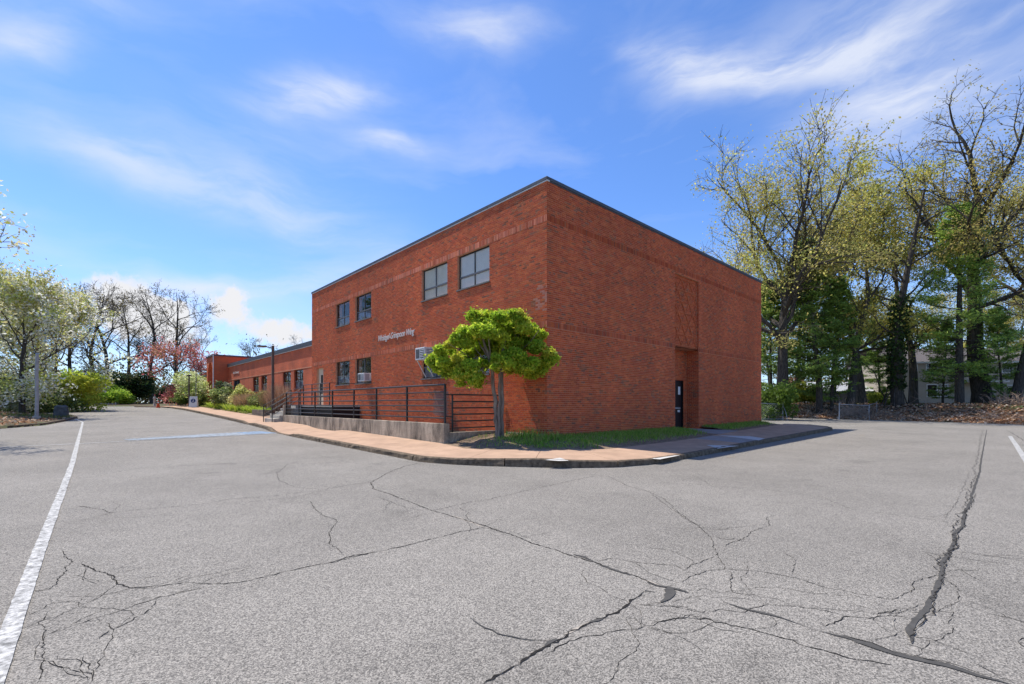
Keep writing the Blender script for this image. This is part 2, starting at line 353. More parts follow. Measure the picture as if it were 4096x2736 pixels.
def worn_paint(name, base, under=(.15, .145, .135), amount=.5, scale=9):
    m, nt, N, L, B = newmat(name)
    tc = N.new('ShaderNodeTexCoord'); n = N.new('ShaderNodeTexNoise'); n.inputs['Scale'].default_value = scale; n.inputs['Detail'].default_value = 10; n.inputs['Roughness'].default_value = .75; L.new(tc.outputs['Object'], n.inputs['Vector'])
    r = N.new('ShaderNodeValToRGB'); e = r.color_ramp.elements; e[0].color = (*under, 1); e[1].color = (*base, 1); e[0].position = amount - .12; e[1].position = amount + .08
    L.new(n.outputs['Fac'], r.inputs[0])
    vo = N.new('ShaderNodeTexVoronoi'); vo.inputs['Scale'].default_value = 62; L.new(tc.outputs['Object'], vo.inputs['Vector'])
    sp = N.new('ShaderNodeSeparateColor'); L.new(vo.outputs['Color'], sp.inputs[0])
    mr = N.new('ShaderNodeMapRange'); L.new(sp.outputs[0], mr.inputs['Value']); mr.inputs['To Min'].default_value = .75; mr.inputs['To Max'].default_value = 1.15
    mx = N.new('ShaderNodeMix'); mx.data_type = 'RGBA'; mx.blend_type = 'MULTIPLY'; mx.inputs['Factor'].default_value = 1
    L.new(r.outputs[0], mx.inputs[6]); L.new(mr.outputs[0], mx.inputs[7]); L.new(mx.outputs[2], B.inputs['Base Color']); B.inputs['Roughness'].default_value = .85
    return m

M = {}
M['asphalt'] = asphalt()
M['brick'] = brick_attr('brick', False); M['brick_one'] = brick_attr('brick_single', True)
M['brick_far'] = brick_far('brick_far_x', 'x'); M['brick_far_y'] = brick_far('brick_far_y', 'y')
M['mortar'] = mat('mortar', (.60, .29, .17), .95, .25, 12, .3)
M['relief'] = mat('relief_brick', (.55, .15, .06), .95, .3, 14, .3)
M['walk'] = mat('walk_concrete', (.44, .29, .195), .9, .17, 1.6, .25, 140)
M['walk_grey'] = mat('walk_concrete_grey', (.30, .28, .26), .9, .12, 3, .25, 140)
M['patch_white'] = mat('pale_patch', (.55, .53, .49), .9, .12, 8, .2)
M['kerb'] = mat('kerb_stone', (.07, .05, .033), .95, .5, 9, .8, 40, base2=(.22, .165, .11))
M['conc'] = stained_concrete('stained_concrete')
M['conc_pale'] = mat('pale_concrete', (.42, .38, .32), .9, .2, 10, .2)
M['crack'] = mat('crack', (.030, .028, .026), 1, .3, 30, 0, spec=.05)
M['tar'] = mat('tar', (.078, .074, .068), .9, .2, 14, .1, 60, spec=.15)
M['sand'] = mat('crack_sand', (.33, .29, .24), .95, .25, 20, .2)
M['white_paint'] = worn_paint('white_paint', (.56, .545, .51), amount=.50, scale=14)
M['white_thin'] = worn_paint('white_paint_worn', (.55, .55, .53), amount=.48)
M['blue_paint'] = worn_paint('blue_paint', (.20, .33, .50), amount=.50, scale=7)
M['yellow_paint'] = worn_paint('yellow_paint', (.60, .40, .14), amount=.5)
M['coping'] = mat('coping_metal', (.085, .09, .10), .55, .12, 2, 0, metal=.2)
M['drip'] = mat('drip_edge', (.62, .61, .58), .5, .08, 5)
M['frame'] = mat('window_frame_grey', (.13, .13, .13), .5, .1, 6)
M['frame_dark'] = mat('window_frame_dark', (.03, .028, .026), .5, .1, 6)
M['sill'] = mat('sill_stone', (.17, .155, .14), .85, .2, 8)
M['glass'] = glass_mat('glass')
M['inside'] = mat('dark_interior', (.018, .018, .02), .9, .3, 1.5)
M['blind'] = mat('beige_blind', (.74, .67, .55), .9, .06, 3)
M['door_cream'] = mat('cream_door', (.60, .48, .34), .6, .06, 3)
M['black'] = mat('black_paint', (.010, .010, .012), .4, .3, 8, spec=.4)
M['rail'] = mat('black_rail', (.022, .021, .022), .42, .35, 10, .15, 50, spec=.45)
M['white'] = mat('white_enamel', (.72, .71, .68), .5, .06, 6)
M['acgrille'] = mat('ac_grille', (.10, .10, .10), .6, .2, 20)
M['letter'] = mat('letter_metal', (.72, .68, .62), .4, .08, 20)
M['wood'] = mat('weathered_timber', (.10, .085, .07), .9, .4, 5, .5, 30, base2=(.27, .23, .18), stretch=(1, .2, 1))
M['galv'] = mat('galvanised', (.36, .37, .38), .5, .2, 20, metal=.6)
M['pole'] = mat('pole_grey', (.38, .36, .34), .8, .25, 4, .3, 20)
M['lamp'] = mat('lamp_bronze', (.11, .085, .07), .6, .2, 6)
M['orange'] = mat('cone_orange', (.70, .085, .025), .6, .1, 5)
M['navy'] = mat('navy_print', (.02, .045, .16), .6, .1, 5)
M['bark'] = mat('bark_dark', (.022, .018, .014), .95, .5, 12, .8, 30, base2=(.11, .092, .073), stretch=(1, 1, .25))
M['bark_grey'] = mat('bark_grey', (.045, .040, .033), .95, .5, 12, .8, 30, base2=(.13, .115, .095), stretch=(1, 1, .25))
M['bark_red'] = mat('bark_cedar', (.12, .09, .07), .95, .5, 16, .9, 40, base2=(.36, .29, .23), stretch=(1, 1, .15))
M['leaf'] = foliage('leaves', .5); M['needle'] = foliage('needles', .42); M['dry'] = foliage('dry_leaves', .25, .8); M['petal'] = foliage('petals', .45)
M['siding'] = mat('beige_siding', (.38, .33, .265), .8, .06, 2)
M['trim'] = mat('white_trim', (.66, .65, .62), .7, .05, 4)
M['shingle'] = mat('grey_shingle', (.13, .115, .115), .95, .3, 12, .5, 30)
M['metal_roof'] = mat('pale_metal_roof', (.42, .43, .45), .5, .25, 2)
M['grey_wall'] = mat('grey_shed_wall', (.12, .125, .13), .85, .2, 3)
M['stone'] = mat('grey_boulder', (.10, .10, .095), .95, .4, 5, .6, 20)

# ------------------------------------------------------------------ ground
rs = np.random.RandomState(7)
def smooth(x): x = np.clip(x, 0, 1); return x * x * (3 - 2 * x)
def vnoise(X, Y, s, seed=0):
    r = np.random.RandomState(seed); out = 0
    for k in range(5):
        a, b, c = r.uniform(0, 6.28, 3); out = out + np.sin((X * math.cos(a) + Y * math.sin(a)) * s * (1 + .55 * k) + b * 7 + np.sin(Y * s * .7 + c)) / (1 + .4 * k)
    return out / 3
def bank_edge(Y): return np.interp(Y, [-80, -10.7, -6.75, -.5, 3.5, 14, 40, 90], [4, 34.2, 36.3, 38.5, 37.0, 33, 30, 28])
def far_edge(X): return np.interp(X, [-120, -40, -14, -5, 2, 40], [52, 62, 70, 71, 60, 60])
def terrain(X, Y):
    X = np.asarray(X, float); Y = np.asarray(Y, float)
    base = rz(X, Y)
    d1 = X - bank_edge(Y) + .35 * vnoise(X, Y, 1.1, 1)
    d2 = Y - far_edge(X) + .3 * vnoise(X, Y, .9, 2)
    d2 = np.where(X > 6, np.minimum(d2, Y - 8 - 0 * X) * 0 - 5, d2)
    d3 = -32 - X + .4 * vnoise(X, Y, .8, 3)
    d4 = -45 - Y
    up = np.maximum.reduce([d1, d2, d3, d4])
    lift = np.where(up > 0, .03 + .10 * smooth(up / .8), -.12 - .1 * smooth(-up))
    bank = 1.15 * smooth(d1 / 6.5) * (d1 > 0) + .25 * smooth(d2 / 8) * (d2 > 0)
    return base + lift + bank + np.where(up > 1, .05 * vnoise(X, Y, .9, 5), 0)
def grid_mesh(xs, ys, zf):
    X, Y = np.meshgrid(xs, ys, indexing='ij'); V = np.stack([X, Y, zf(X, Y)], -1).reshape(-1, 3)
    n = len(ys); i = np.arange(len(xs) - 1)[:, None] * n; j = np.arange(n - 1)[None]
    F = np.stack([i + j, i + n + j, i + n + j + 1, i + j + 1], -1).reshape(-1, 4); return V, F

def ground_mat():
    m, nt, N, L, B = newmat('ground_soil')
    g = N.new('ShaderNodeNewGeometry')
    n = N.new('ShaderNodeTexNoise'); n.inputs['Scale'].default_value = .35; n.inputs['Detail'].default_value = 9; n.inputs['Roughness'].default_value = .7; L.new(g.outputs['Position'], n.inputs['Vector'])
    r = N.new('ShaderNodeValToRGB'); e = r.color_ramp.elements; e[0].color = (.085, .055, .032, 1); e[1].color = (.075, .095, .028, 1); e[0].position = .45; e[1].position = .6
    L.new(n.outputs['Fac'], r.inputs[0]); L.new(r.outputs[0], B.inputs['Base Color']); B.inputs['Roughness'].default_value = 1
    n2 = N.new('ShaderNodeTexNoise'); n2.inputs['Scale'].default_value = 9; n2.inputs['Detail'].default_value = 8; L.new(g.outputs['Position'], n2.inputs['Vector'])
    bp = N.new('ShaderNodeBump'); bp.inputs['Strength'].default_value = .8; bp.inputs['Distance'].default_value = .08; L.new(n2.outputs['Fac'], bp.inputs['Height']); L.new(bp.outputs[0], B.inputs['Normal'])
    return m
M['ground'] = ground_mat()
xs = np.concatenate([[-900, -400, -200, -120], np.arange(-80, 100, 1.0), [130, 200, 400, 900]]); ys = np.concatenate([[-900, -400, -150, -80], np.arange(-60, 120, 1.0), [150, 250, 500, 900]])
tag(obj_np('ground', *grid_mesh(xs, ys, terrain), M['ground'], smooth=True), kind='structure', label='bare soil and leaf mould beyond the paved lot')
xs = np.array(sorted(set(np.concatenate([np.arange(-60, 62, 4.), [0, 20, 40]])))); ys = np.array(sorted(set(np.concatenate([np.arange(-60, 100, 4.), [0, 21, 54, 70]]))))
LOT = tag(obj_np('parking_lot', *grid_mesh(xs, ys, rz), M['asphalt']), kind='structure', label='cracked grey asphalt of the parking lot and drive')

# ------------------------------------------------------------------ cracks, seals and paint on the asphalt
_layer = [0]
def ribbon(name, pts, width, m, jit=0.0, step=.12, lift=.0025, taper=True, wvar=.35, seed=0, kind=None):
    r = np.random.RandomState(seed + 11)
    P = [np.array(pts[0])]
    for a, b in zip(pts[:-1], pts[1:]):
        a = np.array(a); b = np.array(b); d = np.linalg.norm(b - a); k = max(1, int(d / step))
        for i in range(1, k + 1): P.append(a + (b - a) * i / k)
    P = np.array(P); n = len(P)
    if n < 2: return
    T = np.gradient(P, axis=0); T /= np.maximum(np.linalg.norm(T, axis=1, keepdims=True), 1e-9); Nn = np.stack([-T[:, 1], T[:, 0]], 1)
    if jit:
        j = r.normal(0, 1, n); j = j * .75 + np.interp(np.arange(n), np.arange(0, n + 6, 5), r.normal(0, 1.1, len(np.arange(0, n + 6, 5))))
        P = P + Nn * (j * jit)[:, None]
    W = np.interp(np.linspace(0, 1, n), np.linspace(0, 1, len(np.atleast_1d(width))), np.atleast_1d(width)) * (1 + wvar * r.uniform(-1, 1, n))
    if taper: W = W * np.clip(np.minimum(np.arange(n), n - 1 - np.arange(n)) / 4 + .25, 0, 1)
    A = P + Nn * W[:, None] / 2; B = P - Nn * W[:, None] / 2
    _layer[0] = (_layer[0] + 1) % 9
    z = lift + _layer[0] * .0002
    V = np.concatenate([np.column_stack([A, rz(A[:, 0], A[:, 1]) + z]), np.column_stack([B, rz(B[:, 0], B[:, 1]) + z])])
    i = np.arange(n - 1); F = np.stack([i + n, i + n + 1, i + 1, i], 1)
    return obj_np(name, V, F, m, LOT)
def crop(pts, ox, oy, s): return [ground_point(ox + x / s, oy + y / s) for x, y in pts]
CA = (0, 1650, 1.444); CB = (1300, 1700, 1.5133); CC = (2600, 1650, 1.444)
cracks = [
 (CA, [(490,380),(700,340),(850,315),(1000,300)], .010), (CA, [(450,540),(560,555),(640,580),(760,565),(900,553),(1050,540),(1190,525),(1330,500),(1600,480),(1750,460)], .014),
 (CA, [(410,640),(530,610),(660,580)], .009), (CA, [(480,870),(560,915),(640,940),(670,975),(740,1015),(830,1010),(1000,995),(1120,980),(1190,990),(1280,990),(1430,970),(1600,930),(1800,885),(1950,855),(2166,805)], .015),
 (CA, [(380,1065),(560,1060),(700,1035),(780,1015)], .008), (CA, [(300,1275),(430,1225),(560,1180),(700,1140),(790,1115),(890,1080),(1020,1050),(1190,1010)], .010),
 (CA, [(540,1330),(640,1260),(760,1200),(880,1130),(890,1080)], .008), (CA, [(0,1050),(100,1045),(280,1020),(330,975),(420,860),(350,800)], .009),
 (CA, [(230,1560),(250,1400),(260,1290),(240,1210),(300,1130)], .007), (CA, [(1790,510),(1830,570),(1950,630),(1910,670),(1900,760),(1960,790),(1985,825)], .010),
 (CA, [(1750,275),(1660,300),(1600,350),(1610,390),(1700,430),(1850,445)], .010), (CA, [(1230,535),(1500,510),(1700,490),(1900,440),(2100,405),(2166,390)], .010),
 (CA, [(0,1310),(150,1180),(300,1100),(470,1100)], .006), (CA, [(520,1568),(540,1500),(500,1400)], .006), (CA, [(1480,230),(1580,245),(1680,228)], .008),
 (CA, [(1780,235),(1900,260),(2010,285),(2160,315)], .008), (CA, [(500,895),(470,960),(560,990)], .006), (CA, [(1180,270),(1400,250),(1490,215)], .008),
 (CB, [(580,228),(480,250),(390,285),(320,325),(280,350),(285,385),(370,410),(470,450),(560,480),(640,520),(750,545),(850,575),(960,610),(1080,650),(1200,695),(1310,735),(1410,760),(1500,795),(1610,825),(1700,855),(1800,890),(1900,925),(2030,970)], .022),
 (CB, [(640,520),(740,500),(880,465),(1000,450),(1100,425),(1230,395),(1370,365),(1500,335),(1630,310)], .012), (CB, [(0,840),(150,800),(300,770),(450,740),(600,700),(720,675),(820,645),(960,620)], .015),
 (CB, [(455,585),(540,560),(620,535)], .009), (CB, [(0,385),(130,365),(280,350)], .010), (CB, [(1715,310),(1830,370),(1960,405),(2060,455),(2150,540),(2260,610)], .010),
 (CB, [(1620,825),(1760,810),(1880,830),(2050,845),(2130,850)], .008), (CB, [(960,1568),(1060,1510),(1180,1450),(1260,1390),(1360,1340),(1440,1290),(1490,1240),(1580,1200),(1660,1180),(1750,1140),(1830,1100),(1900,1040),(1930,1010)], .022),
 (CB, [(1320,1400),(1480,1310),(1590,1275),(1720,1255),(1830,1245),(1960,1215),(2090,1185),(2230,1150)], .009), (CB, [(800,490),(860,530),(850,575)], .008), (CB, [(330,440),(460,490),(600,520)], .008),
 (CB, [(1880,1085),(1960,1095),(2040,1085)], .008), (CB, [(2050,1090),(2180,1100),(2270,1130)], .007), (CB, [(1800,1160),(1880,1180),(1930,1215)], .006),
 (CC, [(0,400),(250,415),(500,435),(640,440),(850,470),(1000,490),(1150,555),(1400,590),(1600,615),(1760,640)], .010), (CC, [(1560,800),(1700,830)], .008), (CC, [(1770,800),(1960,830),(2160,857)], .010),
 (CC, [(750,210),(900,218),(1100,222),(1250,215),(1370,210)], .014), (CC, [(1290,230),(1500,228),(1700,238),(1940,245),(2150,255)], .014), (CC, [(0,470),(100,540),(200,610),(280,655),(350,720),(380,800),(410,870),(425,905)], .009),
 (CC, [(0,880),(140,880),(200,910),(280,860),(380,835)], .008), (CC, [(740,590),(670,610),(690,650),(600,680),(530,730),(420,775)], .009), (CC, [(350,715),(440,735),(530,725)], .007),
 (CC, [(170,985),(250,940),(340,920),(430,905),(560,915),(690,930),(860,960),(980,1005),(1120,1035),(1260,1060),(1390,1080),(1460,1045),(1530,1020),(1530,990),(1590,955),(1690,930)], .009),
 (CC, [(220,1035),(300,1020),(380,1035),(470,1045)], .007), (CC, [(465,920),(475,960),(480,1040),(600,1055),(720,1075),(800,1100)], .007), (CC, [(0,1115),(140,1120),(280,1155),(430,1145),(520,1155),(560,1135),(680,1110),(850,1120),(1000,1140),(1120,1175)], .008),
 (CC, [(0,1230),(100,1200),(220,1185),(260,1165)], .009), (CC, [(220,1190),(320,1190),(440,1220),(560,1240),(700,1280),(820,1320),(880,1350),(1000,1375),(1110,1410),(1280,1445),(1400,1470)], .014),
 (CC, [(970,1235),(1070,1200),(1150,1185),(1300,1195),(1360,1160),(1450,1140)], .009), (CC, [(250,365),(350,415)], .008), (CC, [(1850,340),(1780,500),(1700,620)], .005), (CC, [(1300,1320),(1400,1300),(1450,1260)], .007), (CC, [(1700,960),(1800,1020),(1780,1090),(1720,1130)], .006),
 (CC, [(1290,100),(1400,98),(1530,104)], .05), (CC, [(1410,85),(1530,88)], .05),
]
for k, (c, pts, w) in enumerate(cracks):
    ribbon('crack', crop(pts, *c), w * (.62 if w < .03 else 1), M['crack'], jit=.009, step=.03, seed=k, wvar=.8)
hr_ = np.random.RandomState(55); nh = 0
for k in range(80):
    c, pts, w = cracks[hr_.randint(len(cracks) - 2)]; G = crop(pts, *c); q = hr_.randint(len(G) - 1); p = G[q] + (G[q + 1] - G[q]) * hr_.rand(); d_ = np.linalg.norm(p - CAM)
    if d_ > 13: continue
    dv_ = G[q + 1] - G[q]; a = math.atan2(dv_[1], dv_[0]) + hr_.choice([-1, 1]) * hr_.uniform(.25, .9); H = [p]
    for i in range(hr_.randint(5, 16)): a += hr_.normal(0, .32); H.append(H[-1] + np.array([math.cos(a), math.sin(a)]) * .09)
    ribbon('hairline_crack', H, .0032, M['crack'], jit=.006, step=.03, seed=900 + k, wvar=.8, lift=.0022); nh += 1
seal = [((CC), [(1945,100),(1930,180),(1915,260),(1900,360),(1860,470),(1855,510),(1815,580),(1805,650),(1760,710),(1755,780),(1700,850),(1685,930),(1665,1010),(1620,1080),(1600,1150),(1540,1200),(1505,1260),(1530,1340)], [.02,.022,.025,.026,.028,.03,.034,.036]),
        ((CC), [(1000,1270),(1130,1300),(1280,1345),(1400,1390),(1520,1420),(1700,1460),(1890,1520),(2000,1550),(2100,1575)], [.02,.05,.045,.05,.03]),
        ((CC), [(420,1095),(520,1130),(650,1160),(760,1190),(900,1240),(1000,1270)], [.012,.035,.012,.01]),
        ((CC), [(1170,1325),(1260,1355),(1370,1392)], [.02,.045,.03]),
        ((CB), [(1500,785),(1560,800),(1620,825)], [.02,.06,.03]), ((CB), [(1640,840),(1740,875),(1860,915)], [.015,.03,.02]),
        ((CB), [(1950,955),(2010,975),(2080,985),(2095,1020),(2070,1055),(2030,1075)], [.03,.07,.09,.08,.05]), ((CB), [(2080,985),(2140,1000),(2200,1018)], [.05,.06,.03]),
        ((CB), [(1935,1005),(1995,1015)], [.05,.04]), ((CB), [(1340,1345),(1410,1300)], [.04,.07]), ((CB), [(1600,1195),(1680,1175)], [.05,.06]),
        ((CB), [(880,1165),(940,1210),(1050,1260),(1180,1295),(1280,1305),(1390,1300)], [.008,.012,.012,.008])]
for k, (c, pts, w) in enumerate(seal):
    ribbon('tar_seal', crop(pts, *c), w, M['tar'], jit=.005, step=.05, seed=100 + k, wvar=.22, lift=.005)
ribbon('crack', crop([(x + 14, y) for x, y in seal[0][1][4:]], *CC), .007, M['crack'], jit=.012, step=.04, seed=77, lift=.0075, wvar=.8)
ribbon('crack', crop([(x - 25, y) for x, y in seal[0][1][:12]], *CC), .008, M['crack'], jit=.02, step=.06, seed=78, lift=.0075)
ribbon('crack', crop([(x, y - 8) for x, y in seal[1][1]], *CC), .007, M['crack'], jit=.008, step=.06, seed=79, lift=.0075)
for pts, c in (([(1250,1395),(1350,1345)], CB), ([(1450,1275),(1600,1195)], CB), ([(1900,925),(2060,985)], CB), ([(760,550),(980,625)], CB)):
    ribbon('crack_sand', crop(pts, *c), .03, M['sand'], jit=.01, step=.05, seed=90, lift=.0012)

def mark(name, pts, w, m, label, wvar=.08, step=.4):
    o = ribbon(name, pts, w, m, jit=.002, step=step, taper=False, wvar=wvar, lift=.010); tag(o, label); return o
mark('painted_line', [(-11.42, -9.0), (-11.36, -2.1), (-11.25, 5.3), (-11.17, 19.3), (-11.12, 26.2), (-11.5, 30.5)], [.105, .10, .10, .095, .08], M['white_paint'], 'long worn white lane line', .05, .15)
mark('painted_line', [(-13.6, 10.6), (-12.33, 10.97), (-10.96, 11.09), (-7.5, 11.7), (-4.7, 12.2)], .10, M['white_thin'], 'thin white crossing line')
mark('painted_line', [(-9.9, 12.7), (-7.2, 13.5), (-4.9, 14.3)], .08, M['white_thin'], 'worn white edge of the blue hatched aisle')
mark('painted_hatch', [(-9.9, 11.95), (-7.2, 12.6), (-4.8, 13.2)], [.7, 1.3, 1.75], worn_paint('pale_blue_paint', (.30, .36, .42), amount=.5, scale=6), 'faded blue and white hatched aisle')
mark('painted_hatch', [(-5.9, 13.0), (-4.75, 13.25)], [1.2, 1.5], M['blue_paint'], 'faded blue paint at the sidewalk ramp')
_layer[0] = 0
p0 = ground_point(4040, 1745); p1 = ground_point(4096, 1830); p2 = p1 + (p1 - p0) * 2
mark('painted_line', [p0, p1, p2], .12, M['white_paint'], 'white bay line by the litter bank')
ribbon('crack', [ground_point(4030, 1722), ground_point(4100, 1765)], .02, M['crack'], jit=.02, seed=5)
a, b = ground_point(2908, 1829), ground_point(2940, 1829); mark('painted_line', [a, b], .05, M['yellow_paint'], 'short yellow survey dash', .3)
a, b = ground_point(3432, 1741), ground_point(3458, 1741); mark('painted_line', [a, b], .07, M['yellow_paint'], 'short pale survey dash', .3)

# ------------------------------------------------------------------ kerb and sidewalk
KERB = np.array([(-6.6, 60), (-5.0, 56), (-4.3, 52), (-3.9, 45), (-3.85, 36), (-3.9, 28), (-4.0, 20), (-4.3, 15.5), (-4.62, 13.2), (-4.68, 10.8), (-4.68, 8), (-4.65, 4.4), (-4.6, .3), (-4.3, -.7), (-3.93, -1.4), (-3.25, -2.35), (-2.56, -3.2), (-1.7, -3.85), (-.6, -4.14), (.95, -4.18), (3.35, -4.12), (8.8, -3.98), (18.2, -3.75), (19.3, -3.2), (19.9, -2.2)])
def resample(P, step):
    d = np.r_[0, np.cumsum(np.linalg.norm(np.diff(P, axis=0), axis=1))]; n = int(d[-1] / step) + 1
    s = np.linspace(0, d[-1], n); return np.stack([np.interp(s, d, P[:, i]) for i in range(2)], 1)
KP = resample(KERB, .25)
def kerb_h(Y): return np.interp(Y, [-99, 9.8, 11.0, 13.2, 14.6, 19.0, 20.5, 22, 99], [.13, .13, .012, .012, .12, .12, .03, .12, .12])
def walk_z(X, Y):
    X = np.asarray(X, float); Y = np.asarray(Y, float); inn = np.clip(np.minimum(X + 4.65, Y + 4.15), 0, 2.3)
    return rz(np.minimum(X, 19), Y) + np.where(X > -.5, .13, kerb_h(Y)) + .045 * inn
T = np.gradient(KP, axis=0); T /= np.linalg.norm(T, axis=1, keepdims=True); KN = np.stack([-T[:, 1], T[:, 0]], 1)   # points away from the lot
for i, p in enumerate(KP):
    c = np.array([0., 20.]) if p[1] > 0 else np.array([3., 3.])
    if np.dot(KN[i], c - p) < 0: KN[i] *= -1
kerb = empty('kerb', (0, 0, 0)); tag(kerb, kind='structure', label='weathered crumbling kerb round the building sidewalk')
rk = np.random.RandomState(3)
i0 = 0
while i0 < len(KP) - 1:
    i1 = min(len(KP) - 1, i0 + rk.randint(7, 13)); seg = np.arange(i0, i1 + 1)
    P = KP[seg].copy(); Nn = KN[seg]
    a = T[seg[0]]; P[0] += a * .012; P[-1] -= T[seg[-1]] * .012
    h = np.array([walk_z(p[0] + n[0] * .16, p[1] + n[1] * .16) for p, n in zip(P, Nn)]) + .004
    zb = rz(P[:, 0], P[:, 1]) - .05; k = len(P)
    o1 = rk.normal(0, .012, k); o2 = rk.normal(0, .009, k); hz = rk.normal(0, .006, k) - .002
    rows = [np.column_stack([P + Nn * (-.015 + o1[:, None]), zb]), np.column_stack([P + Nn * (o1[:, None] * .6), zb * .55 + h * .45]), np.column_stack([P + Nn * (.012 + o2[:, None]), h - .025 + hz]),
            np.column_stack([P + Nn * (.04 + o2[:, None] * .5), h + hz * .5]), np.column_stack([P + Nn * .155, h]), np.column_stack([P + Nn * .155, zb])]
    V = np.vstack(rows); F = [(r * k + j, r * k + j + 1, (r + 1) * k + j + 1, (r + 1) * k + j) for r in range(5) for j in range(k - 1)]
    F += [(0, k, 2 * k, 3 * k), (0, 3 * k, 4 * k, 5 * k), (k - 1, 4 * k - 1, 3 * k - 1, 2 * k - 1), (k - 1, 6 * k - 1, 5 * k - 1, 4 * k - 1)]
    obj_np('kerb_stone', V, F, M['kerb'], kerb)
    i0 = i1
walk = empty('sidewalk', (0, 0, 0)); tag(walk, kind='structure', label='pink tan concrete sidewalk wrapping the brick corner')
def slab(poly, m, h=.1, lift=0.0, label=None, parent=None, name='slab', zf=walk_z):
    """a paving slab whose top follows the ground; poly = quad (a,b,c,d), subdivided along a-d / b-c"""
    a, b, c, d = [np.array(p, float) for p in poly]; n, k = 5, 5
    s = np.linspace(0, 1, n); t = np.linspace(0, 1, k)
    G = np.array([[(a * (1 - u) + b * u) * (1 - v) + (d * (1 - u) + c * u) * v for v in t] for u in s]).reshape(-1, 2)
    z = zf(G[:, 0], G[:, 1]) + lift
    V = np.vstack([np.column_stack([G, z]), np.column_stack([G, z - h])]); nk = n * k
    F = [(i * k + j, (i + 1) * k + j, (i + 1) * k + j + 1, i * k + j + 1) for i in range(n - 1) for j in range(k - 1)]
    ring = [i * k for i in range(n)] + [(n - 1) * k + j for j in range(1, k)] + [i * k + k - 1 for i in range(n - 2, -1, -1)] + [j for j in range(k - 2, 0, -1)]
    F += [(ring[i], ring[(i + 1) % len(ring)], ring[(i + 1) % len(ring)] + nk, ring[i] + nk) for i in range(len(ring))]
    o = obj_np(name, V, F, m, parent or walk)
    if label: o['label'] = label
    return o
def inner_of(i):
    """inner edge of the sidewalk opposite kerb sample i"""
    x, y = KP[i]
    if y > 21.2: return np.array([-1.95, y])
    if y > 18.4: return np.array([-3.06, y])
    if y > 2.05: return np.array([-2.59, y])
    return None
left_idx = [i for i in range(len(KP)) if KP[i][1] > 2.15]; g = .011; s0 = left_idx[0]
while s0 < left_idx[-1]:
    s1 = min(left_idx[-1], s0 + 12)
    a = KP[s0] + KN[s0] * .165; d = KP[s1] + KN[s1] * .165; b = inner_of(s0); c = inner_of(s1)
    e = np.array([0, g / 2]); slab((a - e, b - e, c + e, d + e), M['walk'])
    s0 = s1
mid_idx = [i for i in range(len(KP)) if KP[i][1] <= KP[left_idx[-1]][1] + 1e-6]
inner_pts = np.array([(-2.59, KP[left_idx[-1]][1]), (-2.95, 1.04), (-2.8, .2), (-2.39, -.53), (-1.7, -1.3), (-.9, -1.9), (0, -2.3), (3, -2.35), (6.4, -2.25), (10.3, -1.8), (14, -1.5), (18.4, -1.25), (18.6, -1.2)])
ii = resample(inner_pts, .1); ks = np.array(mid_idx)
right_end = [i for i in ks if KP[i][0] > 18.3][0]
ks = ks[ks <= right_end]; nseg = 15
cut = np.unique(np.r_[np.linspace(0, len(ks) - 1, nseg + 1).astype(int)])
icut = (np.linspace(0, 1, len(cut)) ** 1.0 * (len(ii) - 1)).astype(int)
# match the inner edge to the kerb by nearest direction
for q in range(len(cut)):
    p = KP[ks[cut[q]]]
    tgt = p + KN[ks[cut[q]]] * 1.9
    icut[q] = int(np.argmin(np.linalg.norm(ii - tgt, axis=1)))
icut[0] = 0; icut[-1] = len(ii) - 1; icut = np.maximum.accumulate(icut)
for q in range(len(cut) - 1):
    ka, kb = ks[cut[q]], ks[cut[q + 1]]
    a = KP[ka] + KN[ka] * .165; d = KP[kb] + KN[kb] * .165; b = ii[icut[q]]; c = ii[icut[q + 1]]
    if np.linalg.norm(c - b) < .02: c = b + (d - a) * .02
    def shr(p, o): v = o - p; return p + v / max(np.linalg.norm(v), 1e-6) * g / 2
    # kerb-side edge follows the curve
    steps = 5
    kk = np.linspace(ka, kb, steps); E = np.array([[np.interp(x, np.arange(len(KP)), (KP + KN * .165)[:, j]) for j in (0, 1)] for x in kk])
    E[0] = shr(E[0], E[1]); E[-1] = shr(E[-1], E[-2]); I = np.linspace(0, 1, steps)[:, None] * (c - b) + b; I[0] = shr(I[0], I[1]); I[-1] = shr(I[-1], I[-2])
    G = np.array([E[u] * (1 - v) + I[u] * v for u in range(steps) for v in np.linspace(0, 1, 5)])
    z = walk_z(G[:, 0], G[:, 1]); k = 5; nk = len(G)
    V = np.vstack([np.column_stack([G, z]), np.column_stack([G, z - .1])])
    F = [(i * k + j, i * k + j + 1, (i + 1) * k + j + 1, (i + 1) * k + j) for i in range(steps - 1) for j in range(k - 1)]
    ring = [i * k for i in range(steps)] + [(steps - 1) * k + j for j in range(1, k)] + [i * k + k - 1 for i in range(steps - 2, -1, -1)] + [j for j in range(k - 2, 0, -1)]
    F += [(ring[i], ring[(i + 1) % len(ring)], ring[(i + 1) % len(ring)] + nk, ring[i] + nk) for i in range(len(ring))]
    obj_np('slab', V, F, M['walk'] if q != 8 else M['walk_grey'], walk)
